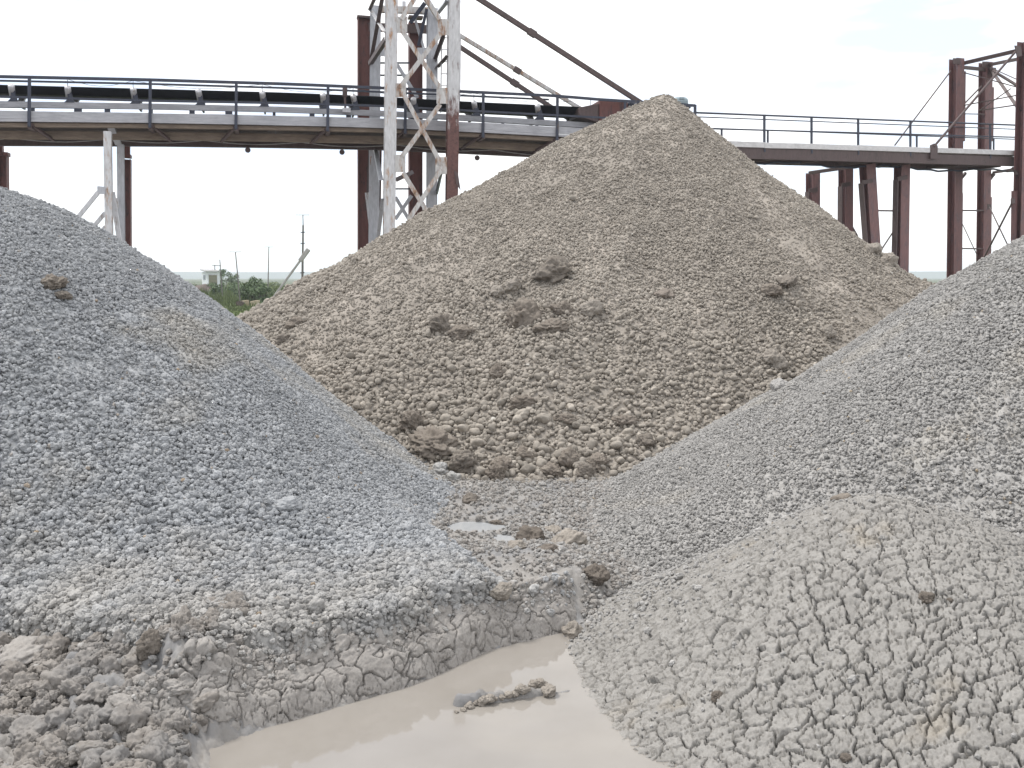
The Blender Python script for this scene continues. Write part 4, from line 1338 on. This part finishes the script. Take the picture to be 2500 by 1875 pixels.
for a, b, oa, ob, w_ in (((535, 882), (905, 828), 3.6, .95, .12), ((925, 1100), (1050, 1102), .95, .95, .055), ((940, 1345), (1030, 1208), .95, .95, .04), ((775, 1185), (812, 1250), 2.2, 2.2, .08), ((715, 838), (1110, 815), 2.2, .9, .10)):
    brace(rr, W, (z4(*a), z4(*b)), oa, w_, M['brown_steel'], 'beam', ob, 'bar')
adopt(rr)

# ------------------------------------------------------------------ things far out in the field
def z5(x, y): return (420 + x / 5.53, 500 + y / 5.53)


Z0 = Vector((0, 1, 0))


def gz(x, y): return float(ground_full(np.array([x]), np.array([y]))[0])


YS = 150.0
p = at(*z5(520, 1090), YS); s_ = YS / F / 5.53
sh = empty('shed', (p.x, p.y, gz(p.x, p.y)), 'small whitewashed shed with a flat overhanging roof and an olive door out in the field', 'shed')
zb, zt = gz(p.x, p.y) - .3, at(520, *z5(0, 905)[1:], YS).z
fl, fr = at(*z5(478, 900), YS), at(*z5(642, 900), YS)
bl = at(*z5(400, 880), YS + 3.6)
br_ = Vector((bl.x + (fr.x - fl.x), bl.y, 0))
mb = MB(); c0 = [Vector((v.x, v.y, zb)) for v in (fl, fr, br_, bl)]
mb.quadbox(c0 + [Vector((v.x, v.y, zt)) for v in c0]); mb.build('wall', M['shed_wall'], sh)
mb = MB(); e = .35
rf = [Vector((fl.x - e, fl.y - e, zt + .02)), Vector((fr.x + e * .4, fr.y - e, zt + .02)), Vector((br_.x + e * .4, br_.y + e, zt + .27)), Vector((bl.x - e, bl.y + e, zt + .27))]
mb.quadbox(rf + [v + Vector((0, 0, .16)) for v in rf]); roof = mb.build('roof', M['shed_roof'], sh)
c = at(*z5(578, 860), YS + 1.5); MB().tube([Vector((c.x, c.y, zt + .1)), Vector((c.x, c.y, zt + 1.05))], .06, 8).build('chimney', M['dark'], roof)
d0, d1 = at(*z5(497, 952), YS), at(*z5(610, 1090), YS)
dr = MB().bar(Vector(((d0.x + d1.x) / 2, fl.y - .02, zb)), Vector(((d0.x + d1.x) / 2, fl.y - .02, d0.z)), d1.x - d0.x, .08, Z0).build('door', M['shed_door'], sh)
MB().bar(Vector((d0.x - .08, fl.y - .025, d0.z + .05)), Vector((d1.x + .08, fl.y - .025, d0.z + .05)), .10, .09, Z0).build('lintel', M['shed_roof'], dr)
sd_ = (bl - fl); sd_.z = 0
wp = Vector((fl.x, fl.y, 0)) + sd_ * .55; nn = Vector((-sd_.y, sd_.x, 0)).normalized()
MB().bar(Vector((wp.x, wp.y, at(*z5(440, 1012), YS).z)) + nn * .02, Vector((wp.x, wp.y, at(*z5(440, 948), YS).z)) + nn * .02, 1.4, .05, nn).build('window', M['glass'], sh)
adopt(sh)

POLES = ((645, 740, 680, 1240, 90, .045, 'leaning pole in front of the shed, shortest of the field poles', 0),
         (857, 640, 920, 1330, 72, .042, 'tilted dark pole with its foot on the green grass strip', 1),
         (1307, 572, 1295, 1170, 88, .045, 'straight grey pole with a short crossarm behind the bush', 1),
         (1770, 275, 1762, 860, 62, .07, 'thick stepped pole on the brown flank, crossed by an inclined concrete strut', 2))
for x0, y0, x1, y1, Y, r_, lab, k in POLES:
    p, q = at(*z5(x0, y0), Y), at(*z5(x1, y1), Y)
    q = down(p, q, gz(q.x, q.y) - .3)
    po = empty('utility_pole', (q.x, q.y, gz(q.x, q.y)), lab, 'pole', 'poles out in the field')
    MB().tube([p, p.lerp(q, .5), q], [r_ * .8, r_, r_ * 1.15], 10).build('pole', M['pole'], po)
    if k:
        MB().bar(p + Vector((-.45, 0, .02 + .6 * (k == 2))), p + Vector((.42, 0, .02 + .6 * (k == 2))),   .035, .05, Z0).build('crossarm', M['pole'], po)
    else:
        MB().bar(p + Vector((-.7, 0, -.5)), p + Vector((.1, 0, -.55)), .05, .06, Z0).build('crossarm', M['pole'], po)
    if k == 2:
        MB().tube([p + Vector((0, 0, -.1)), p + Vector((0, 0, .62))], .03, 6).build('pin', M['dark'], po)
        mb = MB()
        for t in (.08, .20, .36, .52): c = p.lerp(q, t); mb.bar(c + Vector((-.14, -.03, 0)), c + Vector((.13, -.03, .02)), .05, .06, Z0)
        mb.build('steps', M['dark'], po)
        a, b = at(*z5(1825, 625), Y - 1), at(*z5(1540, 1015), Y - 1); b = down(a, b, gz(b.x, b.y) - .3)
        adopt(po)
        sp_ = empty('strut_pole', (b.x, b.y, gz(b.x, b.y)), 'inclined pale strut with a squared concrete head leaning on the thick stepped pole', 'strut')
        MB().bar(a, b, .13, .12, Z0).build('shaft', M['concrete'], sp_, bevel=.02)
        d = (b - a).normalized(); MB().bar(a - d * .15, a + d * .75, .26, .24, Z0).build('head', M['concrete'], sp_, bevel=.03)
        adopt(sp_)
    else: adopt(po)


def foliage(root, name, c, rx, ry, rz, nl, size, mat, seed, pear=0.0):
    rr_ = random.Random(seed); mb_v, mb_f = [], []
    cl = [(Vector((rr_.gauss(0, .45) * rx, rr_.gauss(0, .45) * ry, rr_.uniform(-.9, .9) * rz)), rr_.uniform(.25, .5)) for _ in range(16)]
    for _ in range(nl):
        o_, k = rr_.choice(cl)
        d = Vector((rr_.gauss(0, 1), rr_.gauss(0, 1), rr_.gauss(0, 1))).normalized() * (rr_.random() ** .4) * k
        q = c + o_ + Vector((d.x * rx, d.y * ry, d.z * rz))
        u = Vector((rr_.gauss(0, 1), rr_.gauss(0, 1), rr_.gauss(0, 1))).normalized(); v_ = u.orthogonal().normalized()
        s1, s2 = size * rr_.uniform(.6, 1.4), size * rr_.uniform(.3, .6)
        b_ = len(mb_v); mb_v += [q - u * s1, q + v_ * s2, q + u * s1, q - v_ * s2]; mb_f.append((b_, b_ + 1, b_ + 2, b_ + 3))
    me = bpy.data.meshes.new(name); me.from_pydata([tuple(v_) for v_ in mb_v], [], mb_f); me.materials.append(mat)
    return link(bpy.data.objects.new(name, me), root)


def shrub(px, py_b, Y, rx, rz, nl, size, mat, lab, name='bush', seed=1, cat='bush', group=None):
    p = at(px, py_b, Y); zg = gz(p.x, p.y)
    r_ = empty(name, (p.x, p.y, zg), lab, cat, group)
    foliage(r_, 'crown' if name == 'tree' else 'foliage', Vector((p.x, p.y, zg + rz * (1.55 if name == 'tree' else .95))), rx, rx, rz, nl, size, M[mat], seed)
    mb = MB()
    for k in range(1 if name == 'tree' else 4):
        a = k * 1.7 + seed; mb.tube([Vector((p.x, p.y, zg - .2)), Vector((p.x + .2 * rx * math.cos(a), p.y + .2 * rx * math.sin(a), zg + rz * .7)), Vector((p.x + .4 * rx * math.cos(a), p.y, zg + rz * 1.4))], [.07, .05, .02], 6)
    mb.build('trunk' if name == 'tree' else 'stems', M['bark'], r_); adopt(r_)


GB = 'shrubs in the field'
shrub(618, 712, 80, .95, 1.08, 1500, .11, 'leaf', 'tall dark green bush left of the straight grey pole', seed=3, group=GB)
shrub(640, 715, 78, .9, .8, 1400, .10, 'leaf', 'lower bush leaning against the tall dark green bush', seed=5, group=GB)
shrub(597, 700, 100, 1.8, .75, 1500, .12, 'leaf', 'low wide bush behind the leaning poles', seed=6, group=GB)
shrub(552, 704, 110, 2.0, .8, 1500, .13, 'leaf', 'low green thicket right of the shed door', seed=8, group=GB)
shrub(530, 706, 105, 1.0, .8, 900, .12, 'leaf', 'small green bush at the corner of the shed', seed=9, group=GB)
shrub(665, 702, 105, 2.2, .6, 1300, .12, 'leaf_pale', 'pale low bush by the flank of the brown heap', seed=10, group=GB)
for k_, (px_, Y_, rx_, rz_, lab_) in enumerate(((470, 130, 2.2, .55, 'low pale scrub left of the shed'), (576, 135, 2.6, .7, 'pale scrub between the two leaning poles'), (625, 150, 3.2, .8, 'hazy scrub line behind the tall dark green bush'), (690, 140, 2.6, .6, 'hazy low scrub behind the inclined strut'))):
    shrub(px_, 700, Y_, rx_, rz_, 1200, .13, 'leaf_pale', lab_, seed=21 + k_, group=GB)
shrub(549, 690, 190, 2.2, 1.5, 900, .2, 'leaf', 'small round distant tree right of the shed', 'tree', 12, 'tree')
shrub(2300, 692, 60, 1.1, .42, 900, .06, 'leaf_dry', 'dry scrub on the horizon left of the red tower foot', seed=14, group=GB)
shrub(2275, 688, 62, .7, .34, 500, .06, 'leaf_dry', 'sparse dry scrub next to the right flank of the brown heap', seed=15, group=GB)
shrub(2375, 690, 58, .6, .4, 400, .06, 'leaf_dry', 'dry scrub between the red tower columns', seed=16, group=GB)


def field_lump(px, py, Y, w_, h_, mat, lab, name, cat, seed):
    p = at(px, py, Y); me = stone_mesh(name, 4, .3, 1.2, (1, .8, h_ / w_), M[mat], seed, .12)
    o = link(bpy.data.objects.new(name, me)); o.location = (p.x, p.y, gz(p.x, p.y)); o.scale = (w_,) * 3
    tag(o, lab, cat)


field_lump(491, 694, 118, 2.1, 1.25, 'dirt', 'dark brown dirt mound beside the shed', 'dirt_mound', 'dirt mound', 31)
for px, py, w_, h_, lab in ((590, 722, 46, 40, 'pale weathered concrete block half behind the tilted dark pole'), (617, 722, 48, 38, 'yellowish concrete block in front of the tall dark green bush')):
    Y = 75; p = at(px - 9, py + 3, Y); zg = gz(p.x, p.y); wm, hm = 17 / F * Y, 15 / F * Y
    mb = MB(); a = Vector((p.x, p.y, zg - .1))
    c0 = [a, a + Vector((wm * .9, .1, 0)), a + Vector((wm * 1.15, .9, 0)), a + Vector((.1, .8, 0))]
    mb.quadbox(c0 + [v + Vector((.05 * (i == 0), 0, hm + .1 + (.1 if i in (1, 2) else 0))) for i, v in enumerate(c0)])
    tag(mb.build('concrete_block', M['block'], None, bevel=.04), lab, 'block')
mb = MB()
for k in range(7): a = k * .9; mb.tube([at(585 + 3 * math.cos(a), 742, 72) + Vector((0, 0, -.1)), at(586 + 9 * math.cos(a), 738 + 3 * math.sin(a), 72)], .10, 6)
tag(mb.build('rubble', M['dirt']), 'dark rubble round the foot of the tilted dark pole', 'rubble')
# rough grass and weeds of the field
rr_ = random.Random(5); V, Fc = [], []
for _ in range(9000):
    Y = 52 * (3.4 ** rr_.random()); px = rr_.gauss(600, 130)
    x_ = (px - 1250) / F * Y
    cl = float(fbm(np.array([x_ * .22]), np.array([Y * .10]), 3, 131)[0])
    hgt = rr_.uniform(.15, .45) + max(0, cl - .45) * 3.2 * rr_.random()
    if Y < 74 and hgt > .3: hgt = .25
    zg = gz(x_, Y) if Y < 40 else float((sstep(40, 90, np.array([math.hypot(x_, Y)])) * (fbm(np.array([x_ * .012]), np.array([Y * .012]), 3, 57) - .55))[0]) + .02
    b_ = len(V); a = rr_.uniform(0, 6.28); dx, dy = .09 * math.cos(a), .09 * math.sin(a); l1, l2 = rr_.gauss(0, .12), rr_.gauss(0, .12)
    V += [(x_ - dx, Y - dy, zg - .05), (x_ + dx, Y + dy, zg - .05), (x_ + l1 + dx * .3, Y + l2, zg + hgt), (x_ + l1 - dx * .3, Y + l2, zg + hgt * .9)]
    Fc.append((b_, b_ + 1, b_ + 2, b_ + 3))
me = bpy.data.meshes.new('field_grass'); me.from_pydata(V, [], Fc); me.materials.append(M['leaf_pale'])
tag(link(bpy.data.objects.new('field_grass', me)), 'rough grass and weeds of the field beyond the heaps', 'grass', kind='stuff')

# ------------------------------------------------------------------ the air over the plain
mb = MB(); X0, X1, Y0, Y1, ZA, ZB = -3600, 3600, -3600, 3600, -8, 45
mb.quadbox([Vector(v) for v in ((X0, Y0, ZA), (X1, Y0, ZA), (X1, Y1, ZA), (X0, Y1, ZA), (X0, Y0, ZB), (X1, Y0, ZB), (X1, Y1, ZB), (X0, Y1, ZB))])
hm = bpy.data.materials.new('haze'); hm.use_nodes = True; hn = hm.node_tree; hn.nodes.clear()
ho = hn.nodes.new('ShaderNodeOutputMaterial'); pv = hn.nodes.new('ShaderNodeVolumePrincipled')
pv.inputs['Color'].default_value = (.86, .92, 1, 1); pv.inputs['Density'].default_value = .0004; pv.inputs['Anisotropy'].default_value = .2
hn.links.new(pv.outputs[0], ho.inputs['Volume'])
tag(mb.build('haze', hm), kind='stuff')

# ------------------------------------------------------------------ sky and light
w = bpy.data.worlds.new('World'); scene.world = w; w.use_nodes = True
nt = w.node_tree; nt.nodes.clear()
SUN_EL, SUN_AZ = R(60), R(-65)            # azimuth clockwise from +Y (the view direction)
sky = N(nt, 'ShaderNodeTexSky', sky_type='NISHITA'); sky.sun_disc = False; sky.dust_density = 0; sky.ozone_density = 5; sky.air_density = .8
sky.sun_elevation = SUN_EL; sky.sun_rotation = SUN_AZ
tc = N(nt, 'ShaderNodeTexCoord'); mp = N(nt, 'ShaderNodeMapping'); mp.inputs['Scale'].default_value = (1, 1, 4.5); mp.inputs['Location'].default_value = (.7, 2.2, 3.06)
nt.links.new(tc.outputs['Generated'], mp.inputs['Vector'])
f = noise_n(nt, mp.outputs['Vector'], 2.6, 6, .55)
bg1 = N(nt, 'ShaderNodeBackground'); bg1.inputs['Strength'].default_value = .09; nt.links.new(sky.outputs[0], bg1.inputs['Color'])
bg2 = N(nt, 'ShaderNodeBackground'); bg2.inputs['Strength'].default_value = .74
bg2.inputs['Color'].default_value = (1, 1, 1, 1)
ms = N(nt, 'ShaderNodeMixShader'); nt.links.new(ramp(nt, f, [(.40, gray(.50)), (.53, gray(.98))]), ms.inputs[0])
nt.links.new(bg1.outputs[0], ms.inputs[1]); nt.links.new(bg2.outputs[0], ms.inputs[2])
ow = N(nt, 'ShaderNodeOutputWorld'); nt.links.new(ms.outputs[0], ow.inputs['Surface'])
sd = bpy.data.lights.new('sun', 'SUN'); sd.energy = 1.5; sd.angle = R(10); sd.color = (1, .96, .9)
so = link(bpy.data.objects.new('sun', sd))
dv = Vector((math.sin(SUN_AZ) * math.cos(SUN_EL), math.cos(SUN_AZ) * math.cos(SUN_EL), math.sin(SUN_EL)))
so.rotation_euler = dv.to_track_quat('Z', 'Y').to_euler()
so.location = (0, 0, 60)

scene.view_settings.view_transform = 'Standard'; scene.view_settings.look = 'None'
scene.view_settings.exposure = 1.08; scene.view_settings.gamma = 1
scene.cycles.max_bounces = 6; scene.cycles.diffuse_bounces = 3
scene.cycles.volume_bounces = 1
